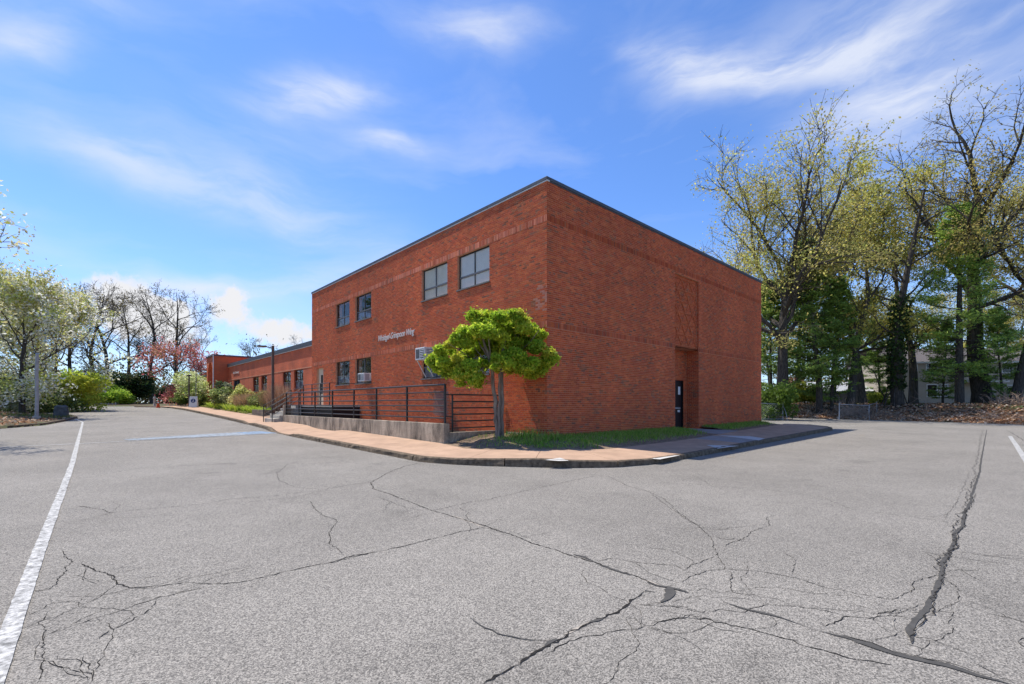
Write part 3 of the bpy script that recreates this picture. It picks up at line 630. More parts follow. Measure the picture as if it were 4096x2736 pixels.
# pale cement patches by the kerb
def tri_patch(pts, label):
    P = np.array([ground_point(x, y, .13) for x, y in pts]); V = np.column_stack([P, walk_z(P[:, 0], P[:, 1]) + .006])
    me = bpy.data.meshes.new('cement_patch'); me.from_pydata([tuple(v) for v in V], [], [tuple(range(len(V)))]); me.materials.append(M['patch_white'])
    link(bpy.data.objects.new('cement_patch', me), walk)
tri_patch([(2180, 1851), (2240, 1842), (2275, 1851), (2235, 1853)], '')
tri_patch([(2600, 1836), (2690, 1823), (2720, 1822), (2640, 1838)], '')
tri_patch([(2825, 1784), (2872, 1795), (2955, 1784)], '')
tri_patch([(2870, 1750), (3035, 1763), (3060, 1756), (3000, 1750)], '')
# path to the side door and to the rear
tag(slab(((8.3, -2.03), (8.1, .62), (10.67, .62), (10.9, -1.76)), M['walk_grey'], parent=None, zf=lambda x, y: walk_z(x, y) + np.interp(y, [-2.0, 0, .7], [.004, .03, .03])), 'grey concrete path to the side door')
slab(((18.62, -3.6), (18.7, -1.15), (19.6, -1.0), (19.75, -2.6)), M['walk'])

# ------------------------------------------------------------------ grass and soil beside the walls
def inner_dist(X, Y):
    X = np.asarray(X, float); Y = np.asarray(Y, float); d = np.full(np.shape(X), 1e9)
    for a, b in zip(inner_pts[:-1], inner_pts[1:]):
        ab = b - a; t = np.clip(((X - a[0]) * ab[0] + (Y - a[1]) * ab[1]) / (ab @ ab), 0, 1); d = np.minimum(d, np.hypot(X - a[0] - t * ab[0], Y - a[1] - t * ab[1]))
    return d
def verge_z(X, Y):
    return walk_z(X, Y) - .012 + .225 * smooth(inner_dist(X, Y) / 1.9) * np.interp(X, [0, 4, 12, 19], [1, .8, .6, .9]) + .012 * vnoise(X, Y, 5, 9)
M['soil'] = mat('soil_chips', (.13, .085, .05), 1, .4, 9, .8, 50, base2=(.30, .22, .15))
def verge(name, xs, ys, inside, label):
    V, F = grid_mesh(xs, ys, verge_z); c = V[F].mean(1); F = F[inside(c[:, 0], c[:, 1])]
    return tag(obj_np(name, V, F, M['soil'], smooth=True), label=label, kind='structure')
def inner_y(X): return np.interp(X, inner_pts[3:, 0], inner_pts[3:, 1])
def inner_x(Y): return np.interp(Y, inner_pts[:7, 1][::-1], inner_pts[:7, 0][::-1])
in_v = lambda x, y: ((x > 0) & (y < 0.0) & (y > inner_y(x)) & ~((x > 8.25) & (x < 10.85))) | ((x <= 0) & (x > inner_x(y)) & (y > -2.3) & (y < 2.05) & ((y > -.53) | (y > inner_y(x))))
verge('soil_verge', np.arange(-3.0, 18.8, .12), np.arange(-2.4, 2.2, .12), in_v, 'soil strip under the grass at the brick walls')

def blades(n, sample, h, w, cols, seed, name, label, lean=.5, parent=None, m='leaf'):
    r = np.random.RandomState(seed); P = sample(r, n); n = len(P)
    a = r.uniform(0, 6.28, n); hh = r.uniform(h[0], h[1], n); ww = r.uniform(.6, 1.3, n) * w
    dx = np.stack([np.cos(a), np.sin(a), 0 * a], 1); lx = r.normal(0, lean, (n, 2)) * hh[:, None]
    top = P + np.column_stack([lx, hh]); mid = P + np.column_stack([lx * .35, hh * .6])
    V = np.stack([P - dx * ww[:, None], P + dx * ww[:, None], mid + dx * ww[:, None] * .8, top, mid - dx * ww[:, None] * .8], 1).reshape(-1, 3)
    i = np.arange(n)[:, None] * 5
    F = np.concatenate([i + np.array([[0, 1, 2, 4]]), i + np.array([[4, 2, 3, 3]])])
    F3 = np.concatenate([np.concatenate([i + np.array([[0, 1, 2]]), i + np.array([[0, 2, 4]])]), i + np.array([[4, 2, 3]])])
    c = np.array(cols)[r.randint(0, len(cols), n)] * r.uniform(.7, 1.3, (n, 1)); c = np.concatenate([c, c, c])
    o = obj_np(name, V, F3, M[m], parent, col=c)
    if parent is None: tag(o, label=label, kind='stuff')
    return o
def samp_verge(r, n):
    x = r.uniform(-2.9, 18.7, n * 3); y = r.uniform(-2.4, 2.0, n * 3); k = in_v(x, y)
    edge = np.where(x > 0, y - inner_y(x), np.minimum(x - inner_x(y), 9))
    dens = smooth((edge - .2) / .9) * (.45 + .55 * (vnoise(x, y, 2.2, 14) > -.25)) * np.where(x < 0, np.where(y < .7, 1.0, .10), 1) * np.where(x < -1.5, .22, 1)
    k &= r.uniform(0, 1, n * 3) < dens; k &= ~((x < 0) & (y > .0) & (x > -.02))
    x = x[k][:n]; y = y[k][:n]; return np.column_stack([x, y, verge_z(x, y)])
GREEN = [(.20, .40, .04), (.27, .48, .06), (.16, .33, .04), (.36, .50, .10), (.40, .44, .13)]
blades(22000, samp_verge, (.05, .14), .007, GREEN, 21, 'grass', 'lush green grass along the shaded brick wall')
def samp_tall(r, n):
    x = r.uniform(-1.15, -.1, n); y = r.uniform(-.7, .9, n); return np.column_stack([x, y, verge_z(x, y)])
blades(380, samp_tall, (.15, .36), .008, GREEN + [(.3, .3, .08)], 22, 'tall_grass', 'taller weeds and grass at the brick corner', .3)

# ------------------------------------------------------------------ brick building (tall block)
bld = empty('brick_building', (0, 0, 0), 'two storey red brick school block with paired windows and flat roof', 'building')
H0, H1, LY, LX = -.28, 8.33, 21.18, 18.77
WU, WG = (5.66, 7.03), (2.22, 3.58)
YW = [(15.26, 17.22), (12.56, 14.50), (5.62, 7.60), (2.91, 4.91)]
open_left = [(a, b, *WU) for a, b in YW] + [(a, b, *WG) for a, b in YW] + [(19.19, 20.31, 1.04, 3.39)]
REC = (8.39, 10.67)
open_right = [(REC[0], REC[1], 3.68, 6.97), (REC[0], REC[1], H0, 3.68)]
BCOL = np.array([(.55, .112, .036), (.51, .096, .032), (.58, .135, .043), (.48, .090, .033), (.54, .125, .048), (.46, .088, .038)])
BDARK = np.array([(.30, .085, .040), (.25, .095, .055), (.33, .105, .045)])
def brick_rows(W, z0, z1, openings, rng, bands=(), u_start=0.0, tint=None):
    """list of (u0,u1,v0,v1,proud,colour) for a wall W wide"""
    out = []; cp = .0677; row = 0; v = z0; J = .010
    while v < z1 - .02:
        band = next((b for b in bands if b[0] - .01 <= v < b[1] - .03), None)
        if band: v0, v1 = v, band[1] - J
        else: v0, v1 = v, min(v + cp - J, z1)
        for b in bands:
            if v0 < b[0] < v1 + J and not band: v1 = b[0] - J
        vc = (v0 + v1) / 2
        free = [(u_start, W)]
        for (a, b, c, d) in openings:
            if c - .02 < vc < d:
                nf = []
                for (p, q) in free:
                    if b <= p or a >= q: nf.append((p, q)); continue
                    if a > p: nf.append((p, a))
                    if b < q: nf.append((b, q))
                free = nf
        header = row % 7 == 5
        L = .0677 if band else (.1045 if header else .209)
        off = 0 if band else (row % 2) * (.1045 if not header else .052)
        for (p, q) in free:
            u = p - ((p - off) % L)
            while u < q:
                a, b = max(u, p), min(u + L - J, q - (0 if u + L - J >= q else 0))
                if b - a > .025:
                    cl = BCOL[rng.randint(len(BCOL))] * rng.uniform(.86, 1.14)
                    dk = .06 + .36 * max(0, math.sin(u * 1.9 + v * 3.1) * math.sin(u * .83 - v * 1.7 + 1.3)) ** 3 + (.12 if header else 0)
                    if rng.rand() < dk: cl = BDARK[rng.randint(len(BDARK))] * rng.uniform(.8, 1.4)
                    pr = rng.uniform(-.001, .0015)
                    if band: cl = cl * .85 + np.array((.45, .26, .19)) * band[2] * rng.uniform(.2, 1.8); pr += .005
                    if tint: cl = tint(u, v, cl)
                    out.append((a, b, v0, v1, pr, cl))
                u += L
        v = v1 + J; row += 1
    return out
def tint_left(u, v, c):
    if 5.5 < u < 6.55 and .55 < v < 1.55: return c * .35 + np.array((.11, .095, .09))
    if u < .5 and 4.0 < v < 5.0 and random.random() < .3: return c * .6 + np.array((.18, .13, .11))
    return c
random.seed(5); rb = np.random.RandomState(12)
bands = [(7.05, 7.27, .34), (3.60, 3.80, .26)]; bandsR = [(7.05, 7.27, .02), (3.60, 3.80, .10)]
rows_left = brick_rows(LY, H0, H1, open_left, rb, bands, 0.0, tint_left)
rows_right = brick_rows(LX, H0, H1, open_right, rb, bandsR, .0125)
rows_back = brick_rows(REC[1], H0, 3.68, [(9.5, 10.4, -.2, 2.24)], rb, (), REC[0])
rows_panel = brick_rows(REC[1] - .0, 3.68, 6.97, [], rb, (), REC[0])
rows_jamb = brick_rows(.63, H0, 3.68, [], rb, (), .012)
rows_jamb2 = brick_rows(.115, 3.68, 6.97, [], rb, (), .012)
DP = .006
def brick_geo(rows, fn):
    R = np.array([r[:5] for r in rows]); C = np.array([r[5] for r in rows]); n = len(R)
    u0, u1, v0, v1, pr = R.T
    corners = []
    e = .0025
    for dep, ins in ((0, 0), (1, e)):
        for uu, vv in ((u0 + ins, v0 + ins), (u1 - ins, v0 + ins), (u1 - ins, v1 - ins), (u0 + ins, v1 - ins)):
            corners.append(fn(uu, vv, pr * dep, dep))
    V = np.stack(corners, 1)
    i = np.arange(n)[:, None] * 8
    F = np.concatenate([i + np.array([q]) for q in ((4, 5, 6, 7), (0, 1, 5, 4), (1, 2, 6, 5), (2, 3, 7, 6), (3, 0, 4, 7))])
    return V.reshape(-1, 3), F, np.tile(C, (5, 1))
# faces: dep 0 = on the mortar plane (set back DP), dep 1 = brick front
fL = lambda u, v, p, d: np.stack([np.where(d, 0 * u - p, 0 * u + DP), u, v], -1)
fR = lambda u, v, p, d: np.stack([u, np.where(d, 0 * u - p, 0 * u + DP), v], -1)
fB = lambda Y0: (lambda u, v, p, d: np.stack([u, np.where(d, 0 * u + Y0 - p, 0 * u + Y0 + DP), v], -1))
fJ = lambda u, v, p, d: np.stack([np.where(d, 0 * u + REC[1] - p, 0 * u + REC[1] + DP), u, v], -1)
allrows = [(r, 'L') for r in rows_left] + [(r, 'R') for r in rows_right]
def dist(r, s):
    u = (r[0] + r[1]) / 2; v = (r[2] + r[3]) / 2; p = (0, u) if s == 'L' else (u, 0)
    area = (r[1] - r[0]) * (r[3] - r[2]); d = math.hypot(p[0] - CAM[0], p[1] - CAM[1])
    return -area * (.62 if s == 'L' else .6) / d ** 2 + abs(v - 1.6) * 1e-6
order = sorted(range(len(allrows)), key=lambda i: dist(*allrows[i]))
near = set([i for i in order if allrows[i][0][2] > .3][:290])
stuff = []
for s, fn in (('L', fL), ('R', fR)):
    stuff.append(brick_geo([r for i, (r, q) in enumerate(allrows) if q == s and i not in near], fn))
stuff.append(brick_geo(rows_back, fB(.64))); stuff.append(brick_geo(rows_panel, fB(.12))); stuff.append(brick_geo(rows_jamb, fJ)); stuff.append(brick_geo(rows_jamb2, fJ))
off = 0; Vs, Fs, Cs = [], [], []
for V, F, C in stuff: Vs.append(V); Fs.append(F + off); Cs.append(C); off += len(V)
o = obj_np('brickwork', np.vstack(Vs), np.vstack(Fs), M['brick'], bld, col=np.vstack(Cs)); o['kind'] = 'stuff'
cache = {}
for i in sorted(near):
    r, s = allrows[i]; key = (s, round(r[1] - r[0], 3), round(r[3] - r[2], 3))
    if key not in cache:
        u0, u1, v0, v1 = -key[1] / 2, key[1] / 2, -key[2] / 2, key[2] / 2
        V, F, C = brick_geo([(u0, u1, v0, v1, 0, (1, 1, 1))], fL if s == 'L' else fR); cache[key] = mesh_np('brick', V, F, M['brick_one'])
    b = bpy.data.objects.new('brick', cache[key]); b.parent = bld; uc, vc = (r[0] + r[1]) / 2, (r[2] + r[3]) / 2
    b.location = (-r[4], uc, vc) if s == 'L' else (uc, -r[4], vc); b.color = (*r[5], 1); COL.objects.link(b)

def panel_quads(W, z0, z1, openings, fn, u0=0.0):
    us = sorted({u0, W, *[o[0] for o in openings], *[o[1] for o in openings]}); vs = sorted({z0, z1, *[o[2] for o in openings], *[o[3] for o in openings]})
    V = []; F = []
    for a, b in zip(us[:-1], us[1:]):
        for c, d in zip(vs[:-1], vs[1:]):
            if any(o[0] < (a + b) / 2 < o[1] and o[2] < (c + d) / 2 < o[3] for o in openings): continue
            n = len(V); V += [fn(a, c), fn(b, c), fn(b, d), fn(a, d)]; F.append((n, n + 1, n + 2, n + 3))
    return V, F
mb = MB()
mb.add(*panel_quads(LY, H0, H1, open_left, lambda u, v: (DP, u, v), DP)); mb.add(*panel_quads(LX, H0, H1, open_right, lambda u, v: (u, DP, v), DP))
mb.add(*panel_quads(LY, H0, H1, [], lambda u, v: (LX, u, v))); mb.add(*panel_quads(LX, H0, H1, [], lambda u, v: (u, LY, v), DP))
def reveal(a, b, c, d, depth, fn):
    """four sides of an opening"""
    for (p, q, r, s) in (((a, c), (b, c), (b, c), (a, c)), ((a, d), (b, d), (b, d), (a, d)), ((a, c), (a, d), (a, d), (a, c)), ((b, c), (b, d), (b, d), (b, c))):
        mb.add([fn(*p, DP), fn(*q, DP), fn(*r, depth), fn(*s, depth)], [(0, 1, 2, 3)])
for o in open_left: reveal(*o, .5, lambda u, v, w: (w, u, v))
reveal(REC[0], REC[1], 3.68, 6.97, .132, lambda u, v, w: (u + (DP if u > 10 else 0), w, v))
reveal(REC[0], REC[1], H0, 3.68, .652, lambda u, v, w: (u + (DP if u > 10 else 0), w, v))
mb.add(*panel_quads(REC[1] + DP, 3.68, 6.97, [], lambda u, v: (u, .132, v), REC[0]))
mb.add(*panel_quads(REC[1] + DP, H0, 3.68, [(9.5, 10.4, -.3, 2.24)], lambda u, v: (u, .652, v), REC[0]))
mb.build('wall', M['mortar'], bld)
MB().box(.05, LX - .05, .05, LY - .05, 8.2, 8.30).build('roof', M['coping'], bld)
# relief lattice in the recessed panel
lat = []; x0, x1, z0, z1 = REC[0] + .05, REC[1] - .05, 3.78, 6.85; w3 = (x1 - x0) / 3; rowh = (z1 - z0) / 6
for rr in range(7): lat.append(((x0, z0 + rr * rowh), (x1, z0 + rr * rowh)))
for rr in range(6):
    for c in range(3):
        xa, xm, xb = x0 + c * w3, x0 + (c + .5) * w3, x0 + (c + 1) * w3; za, zb = z0 + rr * rowh, z0 + (rr + 1) * rowh
        lat += [((xa, za), (xm, zb)), ((xm, zb), (xb, za))] if rr % 2 == 0 else [((xa, zb), (xm, za)), ((xm, za), (xb, zb))]
for k, (p, q) in enumerate(lat):
    if abs(p[1] - q[1]) < 1e-6 and rr % 1: continue
    m_ = MB().bar((p[0], .108 - .0007 * (k % 7), p[1]), (q[0], .108 - .0007 * (k % 7), q[1]), .035, .03, up=(0, 0, 1))
    o = m_.build('relief_rib', M['relief'], bld); o['label'] = 'mortared rib of the star lattice relief'
# coping in three metre lengths, with the pale drip edge under it
def coping_run(a, b, axis):
    n = int((b - a) / 3.05) + 1; e = np.linspace(a, b, n + 1)
    for p, q in zip(e[:-1], e[1:]):
        m_ = MB()
        if axis == 'y': m_.box(-.045, .12, p + .002, q - .002, 8.365, 8.47)
        else: m_.box(p + .002, q - .002, -.045, .12, 8.365, 8.47)
        m_.build('coping', M['coping'], bld, bevel=.006)
        m_ = MB()
        if axis == 'y': m_.box(-.03, .1, p + .002, q - .002, 8.325, 8.363)
        else: m_.box(p + .002, q - .002, -.02, .1, 8.325, 8.363)
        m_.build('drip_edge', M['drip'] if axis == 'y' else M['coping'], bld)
coping_run(-.044, LY, 'y'); coping_run(.122, LX + .03, 'x')
# concrete footing that shows at the corners
MB().box(-.035, -.001, .0 + .06, 1.9, -.28, .10).build('footing', M['conc_pale'], bld)
MB().box(13.6, LX + .02, -.03, -.001, -.3, .02).build('footing', M['conc_pale'], bld)
MB().box(2.6, 5.4, -.025, -.001, -.3, -.03).build('footing', M['conc_pale'], bld)

def window(y0, y1, z0, z1, kind, X=0.0, label=None, mull=True, parent=None, lowfrac=.36):
    parent = parent or bld
    f = MB(); xo = X + .10; d = .05; w = .05
    f.box(xo, xo + d, y0, y0 + w, z0, z1); f.box(xo, xo + d, y1 - w, y1, z0, z1); f.box(xo, xo + d, y0 + w, y1 - w, z0, z0 + w); f.box(xo, xo + d, y0 + w, y1 - w, z1 - w, z1)
    win = f.build('window', M['frame_dark'], parent)
    if label: win['label'] = label
    zs = z0 + (z1 - z0) * lowfrac; ym = (y0 + y1) / 2
    MB().box(xo - .012, xo + d + .003, y0 + w, y1 - w, zs - .03, zs + .03).build('transom', M['frame'], win)
    MB().box(xo - .008, xo + d + .002, ym - .022, ym + .022, z0 + w, zs - .03).build('mullion', M['frame'], win)
    MB().box(xo - .008, xo + d + .002, ym - .022, ym + .022, zs + .03, z1 - w).build('mullion', M['frame'], win)
    for (a, b) in ((y0 + w, ym - .022), (ym + .022, y1 - w)):
        for (c, e) in ((z0 + w, zs - .03), (zs + .03, z1 - w)):
            MB().box(xo + .02, xo + .026, a, b, c, e).build('pane', M['glass'], win)
            if kind == 'blind' or (kind == 'half' and e < zs) :
                MB().box(xo + .034, xo + .04, a - .004, b + .004, c - .004, e + .004).build('blind', M['blind'] if kind == 'blind' else half_blind, win)
    MB().box(xo + .30, xo + .31, y0, y1, z0, z1).build('dark_room_backing', M['inside'], win)  # near-black sheet: the darkness of the unlit room is put into its colour
    MB().box(X - .045, xo + .002, y0 - .03, y1 + .03, z0 - .055, z0 - .003).build('sill', M['sill'], win)
    return win
half_blind = mat('grey_curtain', (.16, .17, .20), .9, .2, 3)
for k, (a, b) in enumerate(YW):
    up = 'blind' if k >= 2 else 'half'
    window(a, b, *WU, up, label='window with drawn beige blinds' if k >= 2 else 'dark window reflecting trees')
    window(a, b, *WG, 'half')
# cream door on the landing
f = MB(); f.box(.12, .17, 19.19, 19.25, 1.04, 3.39); f.box(.12, .17, 20.25, 20.31, 1.04, 3.39); f.box(.12, .17, 19.25, 20.25, 3.30, 3.39)
df = f.build('door', M['door_cream'], bld); df['label'] = 'cream entrance door with a narrow glass light'
MB().box(.14, .18, 19.253, 20.247, 1.05, 3.297).build('leaf', M['door_cream'], df)
MB().box(.125, .139, 19.62, 19.9, 1.75, 2.95).build('pane', M['inside'], df)
MB().box(.09, .139, 19.36, 19.42, 1.98, 2.12).build('handle', M['galv'], df)
# dark side door in the recess
f = MB(); f.box(9.5, 9.56, .69, .75, -.16, 2.24); f.box(10.34, 10.4, .69, .75, -.16, 2.24); f.box(9.56, 10.34, .69, .75, 2.17, 2.24)
df = f.build('door', M['black'], bld); df['label'] = 'black steel side door at the back of the recess'
MB().box(9.563, 10.337, .71, .74, -.15, 2.167).build('leaf', M['black'], df)
MB().box(10.0, 10.2, .70, .709, 1.55, 1.93).build('notice', M['white'], df)
MB().box(9.6, 10.15, .66, .709, .86, .93).build('push_bar', M['galv'], df)
MB().box(9.95, 10.17, .70, .709, .70, .80).build('notice', M['white'], df)
MB().box(9.4, 10.5, .55, .69, -.19, -.155).build('threshold', M['conc_pale'], df)
for z in (1.7, 1.98):
    pass
# air conditioners (they sit in the windows: things of their own)
def aircon(y0, y1, z0, z1, out, label, braces=False):
    r = empty('air_conditioner', (0, (y0 + y1) / 2, z0), label, 'air conditioner', 'window air conditioners')
    yc = (y0 + y1) / 2; h = z1 - z0; w = (y1 - y0) / 2
    MB().box(-out, .09, -w, w, 0, h).build('case', M['white'], r, bevel=.012)
    MB().box(-out - .006, -out - .001, -w * .86, -w * .06, h * .12, h * .88).build('grille', M['acgrille'], r)
    MB().box(-out - .006, -out - .001, w * .06, w * .86, h * .12, h * .88).build('grille', M['acgrille'], r)
    for k in range(5):
        z = h * (.2 + .14 * k); MB().box(-out - .012, -out - .0065, -w * .86, -w * .06, z, z + h * .05).build('slat', M['white'], r)
    for k in range(6):
        z = h * (.15 + .13 * k); MB().box(-out * .8, -out * .15, -w - .008, -w - .001, z, z + .02).build('vent_slot', M['acgrille'], r)
    if braces:
        for s in (-1, 1): MB().bar((-out + .05, s * w * .8, -.005), (-.03, s * w * .8, -.72), .03).build('brace', M['white'], r)
    return r
aircon(12.68, 13.42, 2.30, 2.72, .34, 'small white air conditioner in the lower sash beside the lettered wall')
aircon(6.55, 7.28, 2.98, 3.50, .52, 'white air conditioner on braces, half hidden by the small tree', True)

# lettering fixed on the brick
def wall_text(txt, y_left, z, size, width, m, label, X, slope=0):
    cu = bpy.data.curves.new('wall_lettering', 'FONT'); cu.body = txt; cu.size = size; cu.shear = .35; cu.extrude = .01; cu.space_character = .92; cu.offset = .0
    o = link(bpy.data.objects.new('wall_lettering', cu)); cu.materials.append(m)
    bpy.context.view_layer.update(); w = o.dimensions.x
    me = bpy.data.meshes.new_from_object(o.evaluated_get(bpy.context.evaluated_depsgraph_get())); bpy.data.objects.remove(o)
    nv = len(me.vertices); co = np.zeros(nv * 3); me.vertices.foreach_get('co', co); co = co.reshape(-1, 3)
    par = list(range(nv))
    def find(i):
        while par[i] != i: par[i] = par[par[i]]; i = par[i]
        return i
    for p in me.polygons:
        vs = list(p.vertices); r0 = find(vs[0])
        for v in vs[1:]: par[find(v)] = r0
    comp = {}
    for i in range(nv): comp.setdefault(find(i), []).append(i)
    groups = []
    for ids in sorted(comp.values(), key=lambda q: co[q, 0].mean()):
        lo, hi = co[ids, 0].min(), co[ids, 0].max(); mid = (lo + hi) / 2
        if groups and groups[-1][0] - .02 < mid < groups[-1][1] + .02 and (co[ids, 1].min() > .2 * size and hi - lo < .12 * size or groups[-1][3]):
            g = groups[-1]; g[2].extend(ids); g[0] = min(g[0], lo); g[1] = max(g[1], hi)
        else: groups.append([lo, hi, list(ids), hi - lo < .1 * size and co[ids, 1].min() > .45 * size])
    root = empty('wall_lettering', (X, y_left, z), label, 'lettering'); root.scale = (width / w, 1, 1); root.rotation_euler = (rad(90), 0, rad(-90))
    for lo, hi, ids, _ in groups:
        idx = {v: k for k, v in enumerate(ids)}; lm = bpy.data.meshes.new('letter')
        lm.from_pydata([tuple(co[v]) for v in ids], [], [tuple(idx[v] for v in p.vertices) for p in me.polygons if p.vertices[0] in idx]); lm.materials.append(m); link(bpy.data.objects.new('letter', lm), root)
    return root
wall_text('Wrishgel-Grinspoon Wing', 11.75, 4.28, .42, 3.5, M['letter'], 'white script lettering reading a wing name on the tall brick wall', -.03)

# ------------------------------------------------------------------ low wing, entrance tower
wing = empty('low_brick_wing', (.3, 34, 0), 'long single storey brick wing with grey fascia beside the tall block', 'building')
def wloc(o): return o
WX = .3
ow = [(26.43, 28.33, 2.22, 3.56), (23.73, 25.69, 2.22, 3.58), (35.11, 37.02, 2.25, 3.55), (32.58, 34.32, 2.25, 3.55), (41.86, 44.49, .6, 3.52)]
W0, W1 = LY + .003, 62.0
mb = MB()
mb.add(*panel_quads(W1, -.3, 5.1, ow, lambda u, v: (WX, u, v), W0))
mb.add([(WX, W0, 5.1), (12, W0, 5.1), (12, W1, 5.1), (WX, W1, 5.1), (WX, W1, -.3), (12, W1, -.3)], [(0, 1, 2, 3), (3, 2, 5, 4)])
for o in ow: reveal(*o, 0, lambda u, v, w: (WX + (0 if w else .5), u, v))
def shift(mb_, root):
    off = np.array(root.location); mb_.v = [v - off for v in mb_.v]; return mb_
shift(mb, wing).build('wall', M['brick_far'], wing)
def wpart(name, m_, mat_, root=wing, **k): return shift(m_, root).build(name, mat_, root, **k)
e = np.linspace(W0, 49, 9)
for p, q in zip(e[:-1], e[1:]):
    wpart('fascia', MB().box(WX - .10, WX + .1, p + .002, q - .002, 5.08, 5.38), M['coping']); wpart('drip_edge', MB().box(WX - .07, WX + .05, p + .002, q - .002, 5.03, 5.078), M['drip'])
wpart('string_course', MB().box(WX - .015, WX + .02, W0, 46.8, 3.60, 3.66), M['mortar'])
for o in ow[:4]:
    w_ = window(*o, 'half', X=WX, parent=None, lowfrac=.4); w_.parent = wing; w_.location = -np.array(wing.location)
f = MB().box(WX + .1, WX + .15, 41.86, 44.49, .6, 3.52); wpart('door', f, M['inside'])
for y in (41.9, 43.15, 44.4): wpart('door_frame', MB().box(WX + .06, WX + .098, y - .05, y + .05, .6, 3.5), M['frame'])
wall_text('Kit Crownay', 44.7, 4.2, .34, 2.6, M['letter'], 'small pale script lettering on the low brick wing', WX - .03)
tow = empty('entrance_tower', (-.37, 48.8, 0), 'square brick entrance tower with an arched niche', 'tower')
TX, TY0, TY1, TZ = -1.05, 46.87, 50.75, 6.18
def arch_face():
    """front with an arched niche, as quads round the arch"""
    V = []; F = []; yc = (TY0 + TY1) / 2; r = 1.25; zs = 4.35; n = 12
    inner = [(yc - r, .7)] + [(yc - r * math.cos(math.pi * k / n), zs + r * math.sin(math.pi * k / n)) for k in range(n + 1)] + [(yc + r, .7)]
    outer = [(TY0, .7)] + [(TY0 if k < n / 2 else TY1, zs) if k in (0, n) else (np.clip(yc - 2.6 * math.cos(math.pi * k / n), TY0, TY1), TZ) for k in range(n + 1)] + [(TY1, .7)]
    for k in range(len(inner) - 1):
        a, b, c, d = inner[k], inner[k + 1], outer[k + 1], outer[k]; i = len(V)
        V += [(TX, *a), (TX, *b), (TX, *c), (TX, *d)]; F.append((i, i + 1, i + 2, i + 3))
        V += [(TX, *a), (TX, *b), (TX + .5, *b), (TX + .5, *a)]; F.append((i + 4, i + 5, i + 6, i + 7))
    i = len(V); V += [(TX, TY0, -.2), (TX, TY1, -.2), (TX, TY1, .7), (TX, TY0, .7), (TX, TY0, zs), (TX, TY0, TZ), (TX, TY1, TZ), (TX, TY1, zs)]
    F += [(i, i + 1, i + 2, i + 3)]
    # corners above the springing
    k0 = inner[1]; 
    return V, F
mb = MB().add(*arch_face())
mb.add([(TX, TY0, -.2), (TX + 4.4, TY0, -.2), (TX + 4.4, TY0, TZ), (TX, TY0, TZ)], [(0, 1, 2, 3)]); mb.add([(TX, TY1, -.2), (TX + 4.4, TY1, -.2), (TX + 4.4, TY1, TZ), (TX, TY1, TZ)], [(0, 1, 2, 3)])
mb.add([(TX + 4.4, TY0, -.2), (TX + 4.4, TY1, -.2), (TX + 4.4, TY1, TZ), (TX + 4.4, TY0, TZ)], [(0, 1, 2, 3)])
wpart('wall', mb, M['brick_far_y'], tow)
wpart('niche_back', MB().box(TX + .5, TX + .52, TY0 + .5, TY1 - .5, -.1, 5.8), M['brick_far'], tow)
wpart('coping', MB().box(TX - .08, TX + 4.5, TY0 - .08, TY1 + .08, TZ + .003, TZ + .16), M['coping'], tow)
wpart('emblem', MB().box(TX + .40, TX + .47, 48.0, 48.75, 3.2, 4.7), M['white'], tow); wpart('emblem', MB().box(TX + .42, TX + .46, 48.9, 49.5, 3.3, 4.5), M['navy'], tow)
wpart('dark_opening', MB().box(-.5, .2, TY0 - .02, TY0 - .004, .7, 2.6), M['inside'], tow)
lw = empty('rear_brick_wing', (2, 58, 0), 'low brick wall running on behind the entrance tower', 'building')
wpart('wall', MB().box(-.6, 6, 50.8, 70, -.2, 4.3), M['brick_far'], lw); wpart('coping', MB().box(-.7, 6, 50.8, 70, 4.303, 4.5), M['coping'], lw)

# ------------------------------------------------------------------ areaway wall, guard rails, landing, steps
aw = empty('areaway_wall', (-1.5, 12, 0), 'stained concrete retaining wall guarding the basement areaway', 'wall')
aw.location = (0, 0, 0)
AY0, AY1, AX = 2.1, 18.35, -2.57
MB().box(AX, AX + .22, AY0, AY1, -.6, .457).build('wall', M['conc'], aw, bevel=.012)
MB().box(AX + .223, -.002, AY0 + .02, AY0 + .2, -.6, .156).build('return_wall', M['conc'], aw, bevel=.01)
MB().box(AX + .01, AX + .40, AY1 + .003, AY1 + .22, -.4, 1.04).build('pier', M['conc'], aw, bevel=.012)
MB().box(AX + .224, -.003, AY0 + .203, 13.8, -.65, -.45).build('floor', M['conc'], aw)
MB().box(-.5, -.004, 4.2, 6.2, -.44, .02).build('grating', M['black'], aw)
gr = empty('guard_rail', (0, 0, 0), 'long black steel guard rail standing on the concrete areaway wall', 'railing')
RX = AX + .11; ZR = [1.72, 1.48, 1.23, 1.03, .83, .63]
def px_y(px, X):
    d = FW + (px - CX) / FOC * RT; t = (X - CAM[0]) / d[0]; return CAM[1] + t * d[1]
posts = sorted([px_y(p, RX) for p in (1142, 1196, 1260, 1330, 1416, 1506, 1628, 1773)]); posts[0] = AY0 + .1; posts[-1] = AY1 - .1
for z in ZR: MB().tube([(RX, posts[0], z), (RX, posts[-1], z)], .032 if z > 1.7 else .024, 8).build('rail', M['rail'], gr, smooth=True)
for y in posts: MB().box(RX - .028, RX + .028, y - .028, y + .028, .459, 1.715).build('post', M['rail'], gr)
for y in posts: MB().box(RX - .06, RX + .06, y - .06, y + .06, .458, .468).build('base_plate', M['rail'], gr)
g2 = empty('end_rail', (0, 0, 0), 'short black railing across the areaway end behind the small tree', 'railing')
YE = AY0 + .11
for z in (1.40, 1.17, .96, .75, .525, .295): MB().tube([(RX + .30, YE, z), (-.06, YE, z)], .024, 8).build('rail', M['rail'], g2, smooth=True)
